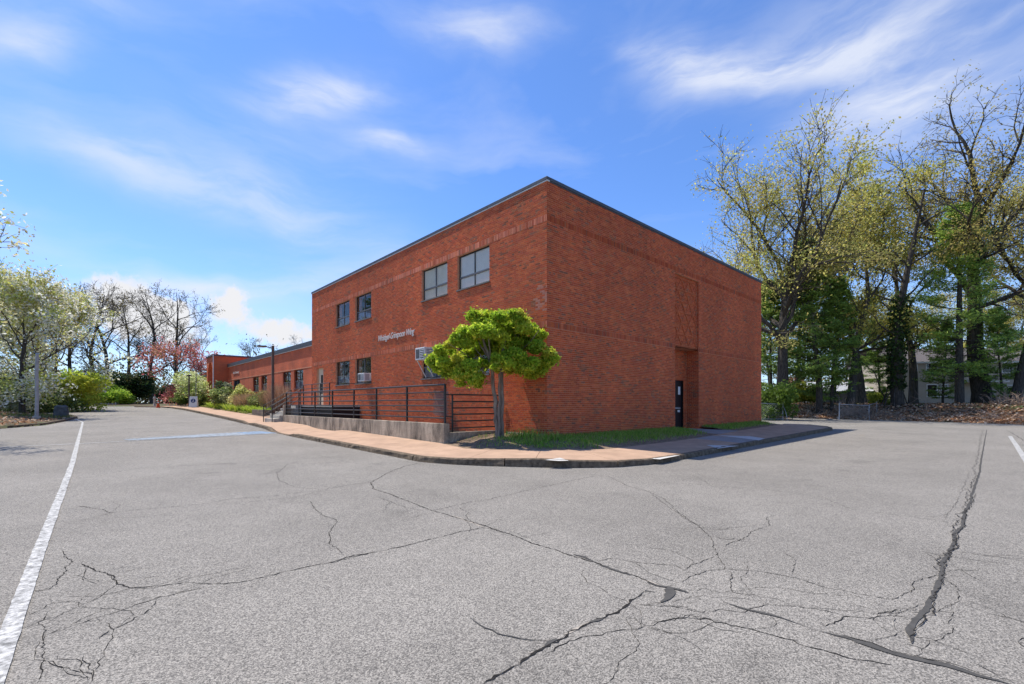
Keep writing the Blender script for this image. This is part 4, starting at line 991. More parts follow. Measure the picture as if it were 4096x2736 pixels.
for z in (1.40, .68): MB().tube([(RX + .03, YE, z), (RX + .30, YE, z)], .017, 8).build('bracket', M['rail'], g2)
for x in (RX + .30, -.08): MB().box(x - .022, x + .022, YE - .022, YE + .022, .158, 1.41).build('post', M['rail'], g2)
ld = empty('door_landing', (0, 0, 0), 'raised black sided landing at the cream door', 'landing')
LXF = -1.5
MB().box(LXF, -.003, 13.9, 21.6, .93, 1.035).build('deck', M['conc_pale'], ld)
for k in range(4):
    a = 13.95 + k * 1.9; MB().box(LXF + .02, LXF + .05, a, a + 1.88, -.5, .925).build('side_panel', M['black'], ld)
MB().box(LXF + .055, -.01, 13.91, 13.945, -.5, .925).build('end_panel', M['black'], ld)
lr = empty('landing_rail', (0, 0, 0), 'black five bar railing round the door landing', 'railing')
for z in (2.22, 1.98, 1.72, 1.48, 1.24): MB().tube([(LXF + .04, 14.4, z), (LXF + .04, 18.4, z)], .02, 8).build('rail', M['rail'], lr, smooth=True)
for y in (14.4, 15.7, 17.0, 18.4): MB().box(LXF + .018, LXF + .062, y - .022, y + .022, 1.037, 2.215).build('post', M['rail'], lr)
for z in (2.22, 1.72, 1.24): MB().tube([(LXF + .04, 14.4, z), (-.05, 14.4, z)], .018, 8).build('rail', M['rail'], lr, smooth=True)
st = empty('entry_steps', (0, 0, 0), 'short flight of pale concrete steps up to the landing', 'steps')
zs0 = float(walk_z(-3.0, 19.5))
for k in range(5):
    h = (1.035 - zs0) / 5; MB().box(-3.03 + .30 * k, -2.73 + .30 * k + (0 if k < 4 else .02), 18.62, 20.5, -.4, zs0 + h * (k + 1) - .004 * (k == 4)).build('step', M['conc_pale'], st, bevel=.012)
hr = empty('step_handrail', (0, 0, 0), 'sloping black handrail beside the entry steps', 'handrail')
for y in (20.45, 18.68):
    for dz in (.95, .68, .4): MB().tube([(-3.1, y, zs0 + dz), (-1.53, y, 1.035 + dz)], .018, 8).build('rail', M['rail'], hr, smooth=True)
    MB().box(-3.12, -3.08, y - .02, y + .02, zs0 - .02, zs0 + .96).build('post', M['rail'], hr); MB().box(-1.55, -1.51, y - .02, y + .02, .9, 1.98).build('post', M['rail'], hr)
pl = empty('timber_planter', (-1.9, 26.6, .1), 'low planter of stacked weathered grey timbers by the steps', 'planter')
zp = float(walk_z(-1.9, 26.5)) - .1
for k in range(3):
    z = zp + .03 + .15 * k
    MB().box(-.02, .13, -1.45, 1.45, z - .05, z + .095).build('timber', M['wood'], pl, bevel=.012)
    MB().box(.133, 1.0, -1.45, -1.31, z - .05, z + .095).build('timber', M['wood'], pl, bevel=.012); MB().box(.133, 1.0, 1.31, 1.45, z - .05, z + .095).build('timber', M['wood'], pl, bevel=.012)

# ------------------------------------------------------------------ vegetation builders
def leaf_quads(P, size, r, col, flat=0.0, aspect=1.7, outward=None):
    n = len(P)
    a = r.normal(size=(n, 3)); a[:, 2] *= (1 - flat); a /= np.linalg.norm(a, axis=1, keepdims=True)
    b = r.normal(size=(n, 3)); b[:, 2] *= (1 - flat)
    if outward is not None: a = a * .6 + outward; a /= np.linalg.norm(a, axis=1, keepdims=True)
    b -= a * (a * b).sum(1, keepdims=True); b /= np.maximum(np.linalg.norm(b, axis=1, keepdims=True), 1e-6)
    s = size * r.uniform(.6, 1.4, (n, 1)); L = a * s * aspect / 2; W = b * s / 2
    V = np.stack([P - L, P + W, P + L, P - W], 1).reshape(-1, 3)
    return V, np.arange(n * 4).reshape(-1, 4), col
def pick(r, cols, n, lo=.7, hi=1.25):
    return np.array(cols)[r.randint(0, len(cols), n)] * r.uniform(lo, hi, (n, 1))
class Branches:
    def __init__(s): s.V = []; s.F = []; s.n = 0
    def add(s, P, R, k):
        V, F = tube_np(P, R, k); s.V.append(V); s.F.append(F + s.n); s.n += len(V)
    def arrays(s): return np.vstack(s.V), np.vstack(s.F)
def wobble(r, p, d, L, n, amp, up=0.0):
    """a crooked path of n segments"""
    pts = [np.array(p, float)]; d = np.array(d, float); d /= np.linalg.norm(d)
    for i in range(n):
        d = d + r.normal(0, amp, 3) + np.array([0, 0, up]); d /= np.linalg.norm(d); pts.append(pts[-1] + d * L / n)
    return np.array(pts), d
def perp(r, d, ang):
    a = r.normal(size=3); a -= d * a.dot(d); a /= np.linalg.norm(a); return d * math.cos(ang) + a * math.sin(ang)
def deciduous(seed, H, tr, crown, fork=.35, limbs=7, n2=6, n3=5, n4=3, spread=.75, droop=0.0, amp=.16, twig_r=.012, trunk_lean=0.05, lead_f=1.0):
    """crown = (centre z, radius xy, radius z). Returns wood arrays, twig arrays, tips"""
    r = np.random.RandomState(seed); B = Branches(); Tw = Branches(); tips = []
    cz, cr, ch = crown; C = np.array([0, 0, cz]); S = np.array([cr, cr, ch])
    def reach(p, d):
        q = (p - C) / S; e = d / S; a = e.dot(e); b = q.dot(e); c = q.dot(q) - 1; disc = b * b - a * c
        return (-b + math.sqrt(disc)) / a if disc > 0 and (-b + math.sqrt(max(disc, 0))) > 0 else 1.0
    hf = H * fork
    P, d = wobble(r, (0, 0, -.4), (r.normal(0, trunk_lean), r.normal(0, trunk_lean), 1), hf + .4, 6, .035); R = np.linspace(tr * 1.25, tr * .8, len(P)); R[0] = tr * 1.7; B.add(P, R, 9)
    lead, dl = wobble(r, P[-1], d, ((cz + ch * .75) - hf) * lead_f, 9, .10, .03); B.add(lead, np.linspace(tr * .8, tr * (.10 if lead_f == 1 else .3), len(lead)), 7)
    L1 = []
    az = r.uniform(0, 6.28)
    for i in range(limbs):
        f = (i + r.uniform(0, .6)) / limbs; k = min(len(lead) - 2, int(f * (len(lead) - 1) * .85)); p = lead[k]
        az += 2.4 + r.normal(0, .3); el = .35 + .75 * f + r.normal(0, .12); el = min(el, 1.3) * (1 / max(spread, .4)) * .75
        dd = np.array([math.cos(az) * math.cos(el), math.sin(az) * math.cos(el), math.sin(el)])
        L = min(reach(p, dd) * r.uniform(.8, 1.0), cr * 1.6); Q, de = wobble(r, p, dd, L, 9, amp, .04 - droop); rr = tr * ((.52 - .3 * f) if lead_f == 1 else .5) * r.uniform(.8, 1.1)
        B.add(Q, np.linspace(rr, rr * .18, len(Q)), 6); L1.append((Q, rr))
    L1.append((lead, tr * .5)); L2 = []
    for Q, rr in L1:
        for j in range(n2):
            f = .22 + .75 * (j + r.uniform(0, 1)) / n2; k = min(len(Q) - 2, int(f * (len(Q) - 1))); d0 = Q[k + 1] - Q[k]; d0 /= np.linalg.norm(d0)
            dd = perp(r, d0, r.uniform(.5, 1.0)); dd[2] += .12; dd /= np.linalg.norm(dd)
            L = min(reach(Q[k], dd), cr * .6) * r.uniform(.55, .95); L = max(L, .6); q, de = wobble(r, Q[k], dd, L, 6, amp * 1.1, .03 - droop); r2 = max(rr * (.5 - .3 * f), .02)
            B.add(q, np.linspace(r2, r2 * .25, len(q)), 5); L2.append((q, r2))
    L3 = []
    for q, rr in L2:
        for j in range(n3):
            f = .25 + .75 * (j + r.uniform(0, 1)) / n3; k = min(len(q) - 2, int(f * (len(q) - 1))); d0 = q[k + 1] - q[k]; d0 /= np.linalg.norm(d0)
            dd = perp(r, d0, r.uniform(.4, 1.0)); L = cr * .26 * r.uniform(.5, 1.1); s, de = wobble(r, q[k], dd, L, 4, amp * 1.2, .03); r3 = max(rr * .35, twig_r)
            Tw.add(s, np.linspace(r3, r3 * .4, len(s)), 3); L3.append(s)
    for s in L3:
        tips += [s[-1], s[-2], s[-3]]
        for j in range(n4):
            k = r.randint(1, len(s) - 1); d0 = s[k + 1] - s[k]; d0 /= np.linalg.norm(d0); dd = perp(r, d0, r.uniform(.4, 1.0)); w, de = wobble(r, s[k], dd, cr * .13 * r.uniform(.5, 1.2), 2, .2)
            Tw.add(w, np.linspace(twig_r * .8, twig_r * .4, len(w)), 3); tips += [w[-1], w[1]]
    return B.arrays(), Tw.arrays(), np.array(tips)
def tree_from(name, pos, wood, twigs, leaves, bark, leafmat, label, cat='tree', group=None, rot=0, scale=1, leafname='crown'):
    z = float(terrain(pos[0], pos[1])) if len(pos) == 2 else pos[2]
    t = empty(name, (pos[0], pos[1], z - .05), label, cat, group, rot); t.scale = (scale,) * 3
    link(bpy.data.objects.new('trunk', wood), t)
    if twigs: link(bpy.data.objects.new('twigs', twigs), t)['kind'] = 'stuff'
    if leaves: link(bpy.data.objects.new(leafname, leaves), t)
    return t
def make_decid_mesh(seed, H, tr, crown, cols, per_tip, size, bark='bark', spreadj=.35, leafmat='leaf', height_fade=None, **k):
    (V, F), (Vt, Ft), tips = deciduous(seed, H, tr, crown, **k); r = np.random.RandomState(seed + 500)
    wood = mesh_np('trunk', V, F, M[bark], smooth=True); tw = mesh_np('twigs', Vt, Ft, M[bark])
    lv = None
    if per_tip:
        n = int(len(tips) * per_tip); idx = r.randint(0, len(tips), n)
        # clumps: some tips carry many leaves, some none
        wgt = np.clip(r.normal(.9, .7, len(tips)), 0, None)
        nz = np.sin(tips[:, 0] * .9 + seed) + np.sin(tips[:, 1] * .8 + seed * 2) + np.sin(tips[:, 2] * .9 + seed * 3); wgt *= np.clip(.7 + .5 * nz, .08, 2)
        if height_fade: wgt *= np.interp(tips[:, 2], *height_fade)
        idx = r.choice(len(tips), n, p=wgt / wgt.sum()); P = tips[idx] + r.normal(0, spreadj, (n, 3))
        ck = r.randint(0, len(cols), len(tips)); c = np.array(cols)[ck[idx]] * r.uniform(.65, 1.3, (n, 1))
        lv = mesh_np('crown', *leaf_quads(P, size, r, c)[:2], M[leafmat], col=c)
    return wood, tw, lv
def make_pine_mesh(seed, H, tr, base, width, cols, n_needle=26000, top=1.0, amp=.05, nsize=.22, dead=True):
    r = np.random.RandomState(seed); B = Branches(); pads = []
    P, d = wobble(r, (0, 0, -.4), (0, 0, 1), H + .4, 12, .018); B.add(P, np.linspace(tr * 1.2, tr * .12, len(P)), 8)
    z = base * H; az = r.uniform(0, 6)
    while z < H * .98:
        f = (z - base * H) / (H * (1 - base)); env = width * (1 - f) ** .75 * (.55 + .45 * math.sin(min(f * 6, 1.57))) + .35
        for k in range(r.randint(2, 5)):
            az += 2.0 + r.normal(0, .5); p = np.array([np.interp(z, P[:, 2], P[:, 0]), np.interp(z, P[:, 2], P[:, 1]), z]); L = env * r.uniform(.55, 1.15); el = -.10 + .5 * f + r.normal(0, .1)
            dd = np.array([math.cos(az) * math.cos(el), math.sin(az) * math.cos(el), math.sin(el)]); q, de = wobble(r, p, dd, L, 7, .09, .045); rr = max(.018, tr * .16 * (1 - .6 * f)); B.add(q, np.linspace(rr, rr * .25, len(q)), 4)
            if r.rand() < .12 and f < .3: continue
            for j in range(r.randint(5, 9)):
                g = .35 + .65 * (j + r.rand()) / 8; kk = min(len(q) - 2, int(g * (len(q) - 1))); d0 = q[kk + 1] - q[kk]; d0 /= np.linalg.norm(d0)
                side = np.cross(d0, (0, 0, 1)) * r.choice([-1, 1]); s = d0 * r.uniform(.3, .9) + side * r.uniform(.3, .9); s[2] += .12; s /= np.linalg.norm(s)
                w, _ = wobble(r, q[kk], s, L * .30 * r.uniform(.6, 1.2) + .2, 3, .1, .04); B.add(w, np.linspace(rr * .4, rr * .15, len(w)), 3); pads += [w[1], w[2], w[3], w[3]]
        z += r.uniform(.45, 1.0) * (1 - .4 * f) * H / 22
    pads = np.array(pads); idx = r.randint(0, len(pads), n_needle); Q = pads[idx] + r.normal(0, 1, (n_needle, 3)) * np.array([.24, .24, .09]) * width / 4.2
    ck = r.randint(0, len(cols), len(pads)); c = np.array(cols)[ck[idx]] * r.uniform(.65, 1.35, (n_needle, 1))
    lv = mesh_np('crown', *leaf_quads(Q, nsize * .42, r, c, flat=.35, aspect=3.4)[:2], M['needle'], col=c)
    V, F = B.arrays(); return mesh_np('trunk', V, F, M['bark'], smooth=True), None, lv
def clumps(r, centers, radii, n, size, cols, flat=.1, aspect=1.6, shell=.55, topcols=None):
    Ps, Cs, Os = [], [], []
    centers = np.array(centers, float); radii = np.array(radii, float); radii = radii[:, None] * np.ones(3) if radii.ndim == 1 else radii
    vol = (radii.prod(1)) ** (2 / 3); cnt = np.maximum(8, (n * vol / vol.sum()).astype(int))
    for c, ra, k in zip(centers, radii, cnt):
        u = r.normal(size=(k, 3)); u /= np.linalg.norm(u, axis=1, keepdims=True); q = u * (shell + (1 - shell) * r.rand(k, 1) ** .7) * (1 + .13 * np.sin(u[:, :1] * 7 + c[0] * 3) * np.sin(u[:, 1:2] * 6 + c[1]) + .1 * np.sin(u[:, 2:] * 9))
        Ps.append(c + q * ra + r.normal(0, .11, (k, 3)) * ra); base = np.array(cols)[r.randint(len(cols))] * r.uniform(.85, 1.15); cc = base * r.uniform(.6, 1.35, (k, 1)) * .6 + pick(r, cols, k) * .4
        Cs.append(cc); Os.append(u)
    P = np.vstack(Ps); C = np.vstack(Cs); O = np.vstack(Os)
    V, F, _ = leaf_quads(P, size, r, C, flat=flat, aspect=aspect, outward=None); return V, F, C
def shrub(name, x, y, w, h, cols, label, seed, n=2600, size=.09, z=None, depth=None, k=16, aspect=1.7, group=None, cat='shrub', m='leaf', shape='dome', stems=True):
    r = np.random.RandomState(seed); depth = depth or w; cs, rs_ = [], []
    for i in range(k):
        a = r.uniform(0, 6.28); q = math.sqrt(r.rand()) * .85; t = r.rand()
        top = {'dome': math.sqrt(max(0, 1 - q * q)), 'flat': .9, 'cone': 1 - q, 'column': .98 * (1 - .3 * q), 'vase': .6 + .4 * q}[shape]
        zz = (.18 + .75 * t * top) * h; cs.append((math.cos(a) * q * w / 2, math.sin(a) * q * depth / 2, zz)); s = r.uniform(.7, 1.2); rs_.append((w * .19 * s + .08, depth * .19 * s + .08, h * .16 * s + .06))
    z = float(terrain(x, y)) if z is None else z
    t = empty(name, (x, y, z - .03), label, cat, group)
    V, F, C = clumps(r, cs, np.array(rs_), n, size, cols, aspect=aspect); V[:, 2] = np.maximum(V[:, 2], .02)
    obj_np('foliage', V, F, M[m], t, col=C)
    if stems:
        B = Branches()
        for c in cs[:9]:
            P, _ = wobble(r, (r.normal(0, w * .05), r.normal(0, depth * .05), -.1), (c[0] * .7, c[1] * .7, c[2] + .2), np.linalg.norm(c), 4, .1); B.add(P, np.linspace(.03, .012, len(P)), 4)
        obj_np('stem', *B.arrays(), M['bark_grey'], t)
    return t

# ------------------------------------------------------------------ the small yellow-green tree at the corner
TB = (-1.1, .93); tz = float(verge_z(np.array(TB[0]), np.array(TB[1])))
tree = empty('corner_tree', (TB[0], TB[1], tz), 'small bright green twin stemmed evergreen beside the brick corner', 'tree')
ct = 14.95; Rv = np.array([RT[0], RT[1], 0]); Fv = np.array([FW[0], FW[1], 0])
def crown_pt(cx, cy, depth):
    px, py = 1660 + cx / 2.613, 1220 + cy / 2.613; d = FW + (px - CX) / FOC * RT
    p = np.array([CAM[0] + ct * d[0], CAM[1] + ct * d[1], CH - (py - HY) / FOC * ct]) + Fv * depth
    p[0] = min(p[0], -.28); return p - np.array([TB[0], TB[1], tz])
cl = [(600,95,55),(680,130,75),(770,115,70),(860,140,80),(950,95,65),(1020,110,70),(1100,145,60),(1150,190,55),(600,230,85),(520,275,70),(440,370,65),(540,370,90),(660,300,95),(780,250,100),(900,250,100),(1010,250,90),(1100,270,80),(1230,260,70),(1290,310,70),(1330,360,60),
      (380,440,70),(290,490,65),(190,560,60),(150,590,45),(240,620,60),(330,600,75),(430,560,80),(520,500,90),(620,440,90),(730,400,90),(480,660,65),(420,700,60),(470,760,38),(560,700,60),(620,780,45),(680,740,50),(640,640,60),(760,560,60),(830,470,70),
      (930,400,90),(1050,400,90),(1160,380,85),(1260,440,80),(1380,530,65),(1470,590,50),(1500,570,35),(1420,640,65),(1330,650,75),(1230,620,80),(1130,590,85),(1040,520,80),(960,540,75),(890,620,60),(1100,670,55),(1200,690,50),(830,640,45),(700,600,65),(560,620,70),(350,680,50),(860,560,60),(1000,640,55),(1290,700,42),(500,790,30),(640,825,28),(780,330,90),(900,330,80),(620,140,50),(1060,180,60)]
r = np.random.RandomState(44); cs, rr_ = [], []
for (x, y, ra) in cl:
    hw = 1.25 * max(.25, 1 - abs(x - 830) / 900); R0 = ra / 2.613 / FOC * ct * .98
    for rep in range(2):
        dpt = r.uniform(-hw, hw) * (1 if rep else .8) - (.15 if rep == 0 else -.1); cs.append(crown_pt(x + r.normal(0, 12), y + r.normal(0, 10) + (25 if rep else 0), dpt)); s = r.uniform(.8, 1.05); rr_.append((R0 * s, R0 * s, R0 * s * .72))
TG = [(.46, .60, .05), (.60, .67, .06), (.36, .52, .04), (.74, .68, .10), (.27, .43, .035), (.44, .58, .05)]
V, F, C = clumps(r, cs, np.array(rr_), 80000, .050, TG, flat=.0, aspect=2.3, shell=.25)
cs_ = np.array(cs); i1 = r.randint(0, len(cs_), 16000); i2 = np.array([r.choice(np.argsort(np.linalg.norm(cs_ - cs_[i], axis=1))[1:7]) for i in range(len(cs_))])[i1]
Pm = cs_[i1] + (cs_[i2] - cs_[i1]) * r.rand(16000, 1) + r.normal(0, .085, (16000, 3)); Pm[:, 0] = np.minimum(Pm[:, 0], 1.02); Cm = pick(r, TG, 16000); V2, F2, _ = leaf_quads(Pm, .050, r, Cm, aspect=2.3); F = np.vstack([F, F2 + len(V)]); V = np.vstack([V, V2]); C = np.vstack([C, Cm])
obj_np('crown', V, F, foliage('bright_leaves', .6), tree, col=C)
B = Branches()
def stem_path(pts, r0, r1, k=9):
    P = []; 
    for (x, y, dd) in pts: P.append(crown_pt(x, y, dd))
    P = np.array(P); s = np.linspace(0, len(P) - 1, len(P) * 3); P = np.stack([np.interp(s, np.arange(len(P)), P[:, i]) for i in range(3)], 1) + r.normal(0, .012, (len(s), 3)); B.add(P, np.linspace(r0, r1, len(P)), k)
stem_path([(870, 1420, 0), (862, 1300, 0), (845, 1100, 0), (825, 900, 0), (805, 690, -.05), (770, 520, -.2), (700, 330, -.2)], .092, .035)
stem_path([(905, 1420, .1), (905, 1300, .1), (905, 1100, .1), (908, 900, .1), (905, 690, .1), (920, 480, .1), (960, 280, .1)], .085, .035)
stem_path([(885, 1420, -.1), (880, 1200, -.12), (880, 900, -.1), (880, 700, -.1), (1000, 560, -.3)], .05, .02, 7)
for (x, y, ra) in cl[::2]:
    sx, sy = ((790, 600) if x < 850 else (915, 600)); stem_path([(sx, sy, 0), ((sx + x) / 2, (sy + y) / 2 + 30, r.normal(0, .3)), (x, y, r.normal(0, .5))], .03, .008, 5)
obj_np('trunk', *B.arrays(), M['bark_red'], tree, smooth=True)

# ------------------------------------------------------------------ bed planting along the low wing
def bed_z(X, Y): return walk_z(np.minimum(X, -1.95), Y) - .01 + .02 + np.interp(X, [-2.0, -1.6, .3], [0, .06, .45]) + .02 * vnoise(X, Y, 2, 4)
M['mulch'] = mat('mulch', (.20, .13, .085), 1, .4, 10, .8, 50, base2=(.36, .26, .19))
tag(obj_np('garden_bed', *grid_mesh(np.arange(-1.96, .35, .2), np.arange(21.5, 60.1, .3), bed_z), M['mulch'], smooth=True), kind='structure', label='mulched planting bed along the low wing')
def bz(x, y): return float(bed_z(np.array(x), np.array(y)))
RH = [(.20, .27, .07), (.28, .32, .1), (.13, .19, .05), (.42, .43, .2)]
shrub('rhododendron', -1.2, 40.5, 2.3, 2.0, RH, 'broad leaved rhododendron beside the white flagpole', 301, 3000, .15, bz(-1.2, 40.5), 4.0)
shrub('rhododendron', -.5, 44.2, 1.8, 2.5, [(.05, .085, .03), (.10, .14, .06), (.30, .32, .22)], 'dark glossy shrub in front of the entrance tower', 302, 2600, .15, bz(-.5, 44.2), 2.6)
shrub('golden_shrub', -.9, 36.5, 1.8, 2.05, [(.56, .54, .16), (.38, .44, .1), (.66, .60, .26)], 'pale golden shrub between rhododendron and dry grass', 303, 2600, .13, bz(-.9, 36.5), 2.6)
shrub('green_shrub', -.6, 30.5, 1.7, 1.45, [(.22, .27, .08), (.28, .3, .1), (.32, .26, .12)], 'olive green shrub under the wing windows', 304, 2600, .08, bz(-.6, 30.5), 4.2)
def clump_grass(x, y, w, h, n, cols, label, seed, lean=.5, name='ornamental_grass', width=.012, zf=bz, d=None):
    t = empty(name, (x, y, zf(x, y) - .02), label, 'plant')
    def s(r, n): a = r.uniform(0, 6.28, n); q = np.sqrt(r.rand(n)) * w / 2; return np.column_stack([np.cos(a) * q, np.sin(a) * q * ((d or w) / w), 0 * a])
    blades(n, s, (h * .5, h), width, cols, seed, 'blades', '', lean, t, 'dry'); return t
TAN = [(.42, .27, .14), (.50, .33, .18), (.34, .20, .10), (.46, .36, .22)]
clump_grass(-1.0, 33.6, 1.5, 1.5, 2600, TAN, 'mound of dry tan ornamental grass in the bed', 311, .35, d=2.6)
clump_grass(-.6, 26.4, 1.2, 2.3, 1500, [(.45, .27, .18), (.5, .33, .22), (.38, .22, .13)], 'tall feathery dry grass beside the lamp post', 312, .18, d=2.6)
clump_grass(-.5, 28.6, 1.2, 1.6, 1500, [(.40, .22, .14), (.30, .20, .10), (.22, .2, .08)], 'reddish dry grass under the paired windows', 313, .25, d=2.0)
LIL = [(.50, .62, .07), (.42, .56, .06), (.56, .66, .12), (.34, .46, .06)]
rl = np.random.RandomState(8)
for k, (x, y) in enumerate([(-1.5, 28.3), (-1.35, 30.0), (-1.5, 31.4), (-1.6, 33.0), (-1.55, 35.0), (-1.6, 36.6), (-1.5, 38.2), (-1.65, 39.6), (-1.6, 41.4), (-1.4, 26.2), (-1.6, 43.2), (-1.6, 45.0)]):
    o = clump_grass(x, y, .75, .62, 260, LIL, 'bright lime day lily clump along the bed edge', 330 + k, .55, 'day_lily', .022); o['group'] = 'day lilies edging the bed'
def samp_bed(r, n):
    y = r.uniform(29.5, 50, n); x = -1.95 + np.abs(r.normal(0, .35, n)); return np.column_stack([x, y, bed_z(x, y)])
blades(5200, samp_bed, (.05, .16), .014, [(.28, .32, .08), (.36, .36, .12), (.22, .28, .05)], 345, 'bed_grass', 'short yellowish grass edging the planting bed')
LACE = [(.52, .60, .2), (.42, .54, .12), (.62, .66, .34), (.72, .72, .5)]
shrub('white_blossom_shrub', -1.0, 52.5, 5.2, 4.0, LACE, 'large pale flowering shrub beside the entrance tower', 351, 9000, .15, float(walk_z(-2., 52.5)), 6.5, k=40, shape='vase')
shrub('low_green_shrub', -2.9, 54.5, 1.8, 1.5, [(.16, .22, .05), (.10, .15, .03)], 'low round green shrub behind the orange cone', 352, 1800, .11, float(walk_z(-3, 54.5)), 2.2)
shrub('low_green_shrub', -1.6, 49.6, 1.4, 1.3, [(.14, .21, .04), (.2, .25, .06)], 'round green shrub behind the sandwich board', 353, 1500, .10, float(walk_z(-2., 49.6)))
# pink flowering tree
PINK = [(.55, .17, .15), (.62, .26, .22), (.48, .14, .16), (.52, .26, .16), (.38, .24, .09), (.66, .36, .34)]
w_, t_, l_ = make_decid_mesh(61, 8.2, .16, (5.3, 4.4, 2.9), PINK, 2.5, .14, 'bark', .32, 'petal', fork=.16, limbs=9, n2=6, n3=4, n4=2, twig_r=.014)
tree_from('pink_blossom_tree', (-2.4, 60.5, .8), w_, t_, l_, 'bark', 'petal', 'coral pink flowering tree behind the pale shrub')

# ------------------------------------------------------------------ left side: island, blossom tree, shrubs, bare trees
isl = np.array([(-40, 21.5), (-24, 20.5), (-16, 20.9), (-13.97, 22.1), (-12.7, 24.0), (-11.9, 28), (-11.45, 31.5), (-11.55, 33.6), (-12.3, 35.5), (-14.5, 38.5), (-18, 42.5), (-24, 46), (-40, 48)])
from mathutils.geometry import tessellate_polygon
def inside_poly(x, y, poly):
    c = np.zeros(np.shape(x), bool); j = len(poly) - 1
    for i in range(len(poly)):
        xi, yi = poly[i]; xj, yj = poly[j]; c ^= ((yi > y) != (yj > y)) & (x < (xj - xi) * (y - yi) / (yj - yi + 1e-12) + xi); j = i
    return c
def edge_dist(x, y, poly):
    d = np.full(np.shape(x), 1e9)
    for a, b in zip(poly, np.roll(poly, -1, 0)):
        ab = b - a; t = np.clip(((x - a[0]) * ab[0] + (y - a[1]) * ab[1]) / (ab @ ab), 0, 1); d = np.minimum(d, np.hypot(x - a[0] - t * ab[0], y - a[1] - t * ab[1]))
    return d
def isl_z(X, Y):
    ins = inside_poly(X, Y, isl); d = edge_dist(X, Y, isl); return rz(X, Y) + np.where(ins, .10 + .30 * smooth(d / 5), .08 - .5 * smooth(d / .5)) + .03 * vnoise(X, Y, 1.3, 6)
V, F = grid_mesh(np.arange(-40, -11, .25), np.arange(20, 48.2, .25), isl_z); c = V[F].mean(1); keep = inside_poly(c[:, 0], c[:, 1], isl) | (edge_dist(c[:, 0], c[:, 1], isl) < .12)
tag(obj_np('planting_island', V, F[keep], M['ground'], smooth=True), kind='structure', label='kerbed planting island of leaf mould and grass')
ik = empty('island_kerb', (0, 0, 0)); tag(ik, kind='structure', label='low kerb of the planting island')
ip = resample(np.vstack([isl[1:-1]]), 1.8)
for a, b in zip(ip[:-1], ip[1:]):
    t_ = (b - a) / np.linalg.norm(b - a); za = float(rz(*a)); zb = float(rz(*b)); a2, b2 = a + t_ * .01, b - t_ * .01
    MB().bar((a2[0], a2[1], za + .03), (b2[0], b2[1], zb + .03), .14, .18).build('kerb_stone', M['kerb'], ik)
def samp_isl(r, n):
    x = r.uniform(-30, -11.3, n * 3); y = r.uniform(20.5, 46, n * 3); k = inside_poly(x, y, isl) & (edge_dist(x, y, isl) > .2) & (vnoise(x, y, .5, 8) > .05); x, y = x[k][:n], y[k][:n]; return np.column_stack([x, y, isl_z(x, y)])
blades(9000, samp_isl, (.06, .2), .012, [(.16, .22, .03), (.22, .25, .05), (.12, .17, .03), (.3, .26, .1)], 401, 'island_grass', 'patchy green grass on the planting island')
def flat_leaves(name, n, sample, size, cols, seed, label):
    r = np.random.RandomState(seed); P = sample(r, n); c = pick(r, cols, len(P), .6, 1.4); P[:, 2] += r.uniform(.01, .07, len(P))
    return tag(obj_np(name, *leaf_quads(P, size, r, c, flat=.55, aspect=1.5)[:2], M['dry'], col=c), label=label, kind='stuff')
DRY = [(.42, .22, .11), (.54, .33, .19), (.32, .15, .075), (.62, .43, .28), (.46, .27, .15), (.25, .12, .065), (.70, .55, .40)]
def samp_isl2(r, n):
    x = r.uniform(-30, -11.3, n * 3); y = r.uniform(20.5, 46, n * 3); k = inside_poly(x, y, isl) & (edge_dist(x, y, isl) > .15) & (vnoise(x, y, .5, 8) < .25); x, y = x[k][:n], y[k][:n]; return np.column_stack([x, y, isl_z(x, y)])
flat_leaves('fallen_leaves', 6000, samp_isl2, .10, DRY, 402, 'brown fallen leaves on the planting island')
def iz(x, y): return float(isl_z(np.array(x), np.array(y)))
# pole and boulder
pz = iz(-13.1, 28.3)
po = empty('utility_post', (-13.1, 28.3, pz), 'pale weathered post standing on the planting island', 'post')
MB().tube([(0, 0, -.3), (.02, 0, 1.3), (.0, 0, 2.6), (.03, 0, 3.75)], [.095, .09, .085, .075], 10).build('shaft', M['pole'], po, smooth=True)
MB().box(-.17, .17, -.17, .17, -.1, .16).build('base', M['conc_pale'], po, bevel=.02); MB().tube([(.03, 0, 3.75), (.03, 0, 3.83)], [.085, .06], 10).build('cap', M['galv'], po)
rb_ = np.random.RandomState(9); a = np.linspace(0, 6.28, 12, endpoint=False)
bo = empty('boulder', (-12.15, 31.6, iz(-12.15, 31.6)), 'squared dark grey boulder at the tip of the planting island', 'boulder')
Vb = []
for z, s in ((-.15, 1), (.1, 1.05), (.4, 1.0), (.62, .92), (.74, .6)):
    Vb += [(math.copysign(abs(math.cos(t)) ** .5, math.cos(t)) * .36 * s * rb_.uniform(.93, 1.05), math.copysign(abs(math.sin(t)) ** .5, math.sin(t)) * .30 * s * rb_.uniform(.93, 1.05), z + rb_.normal(0, .012)) for t in a]
Fb = [(i * 12 + j, i * 12 + (j + 1) % 12, (i + 1) * 12 + (j + 1) % 12, (i + 1) * 12 + j) for i in range(4) for j in range(12)] + [(48, 48 + 2 * k + 1, 48 + 2 * k + 2, 48 + min(2 * k + 3, 11)) for k in range(5)]
obj_np('stone', Vb, [f for f in Fb if len(set(f)) == 4], M['stone'], bo, smooth=False)
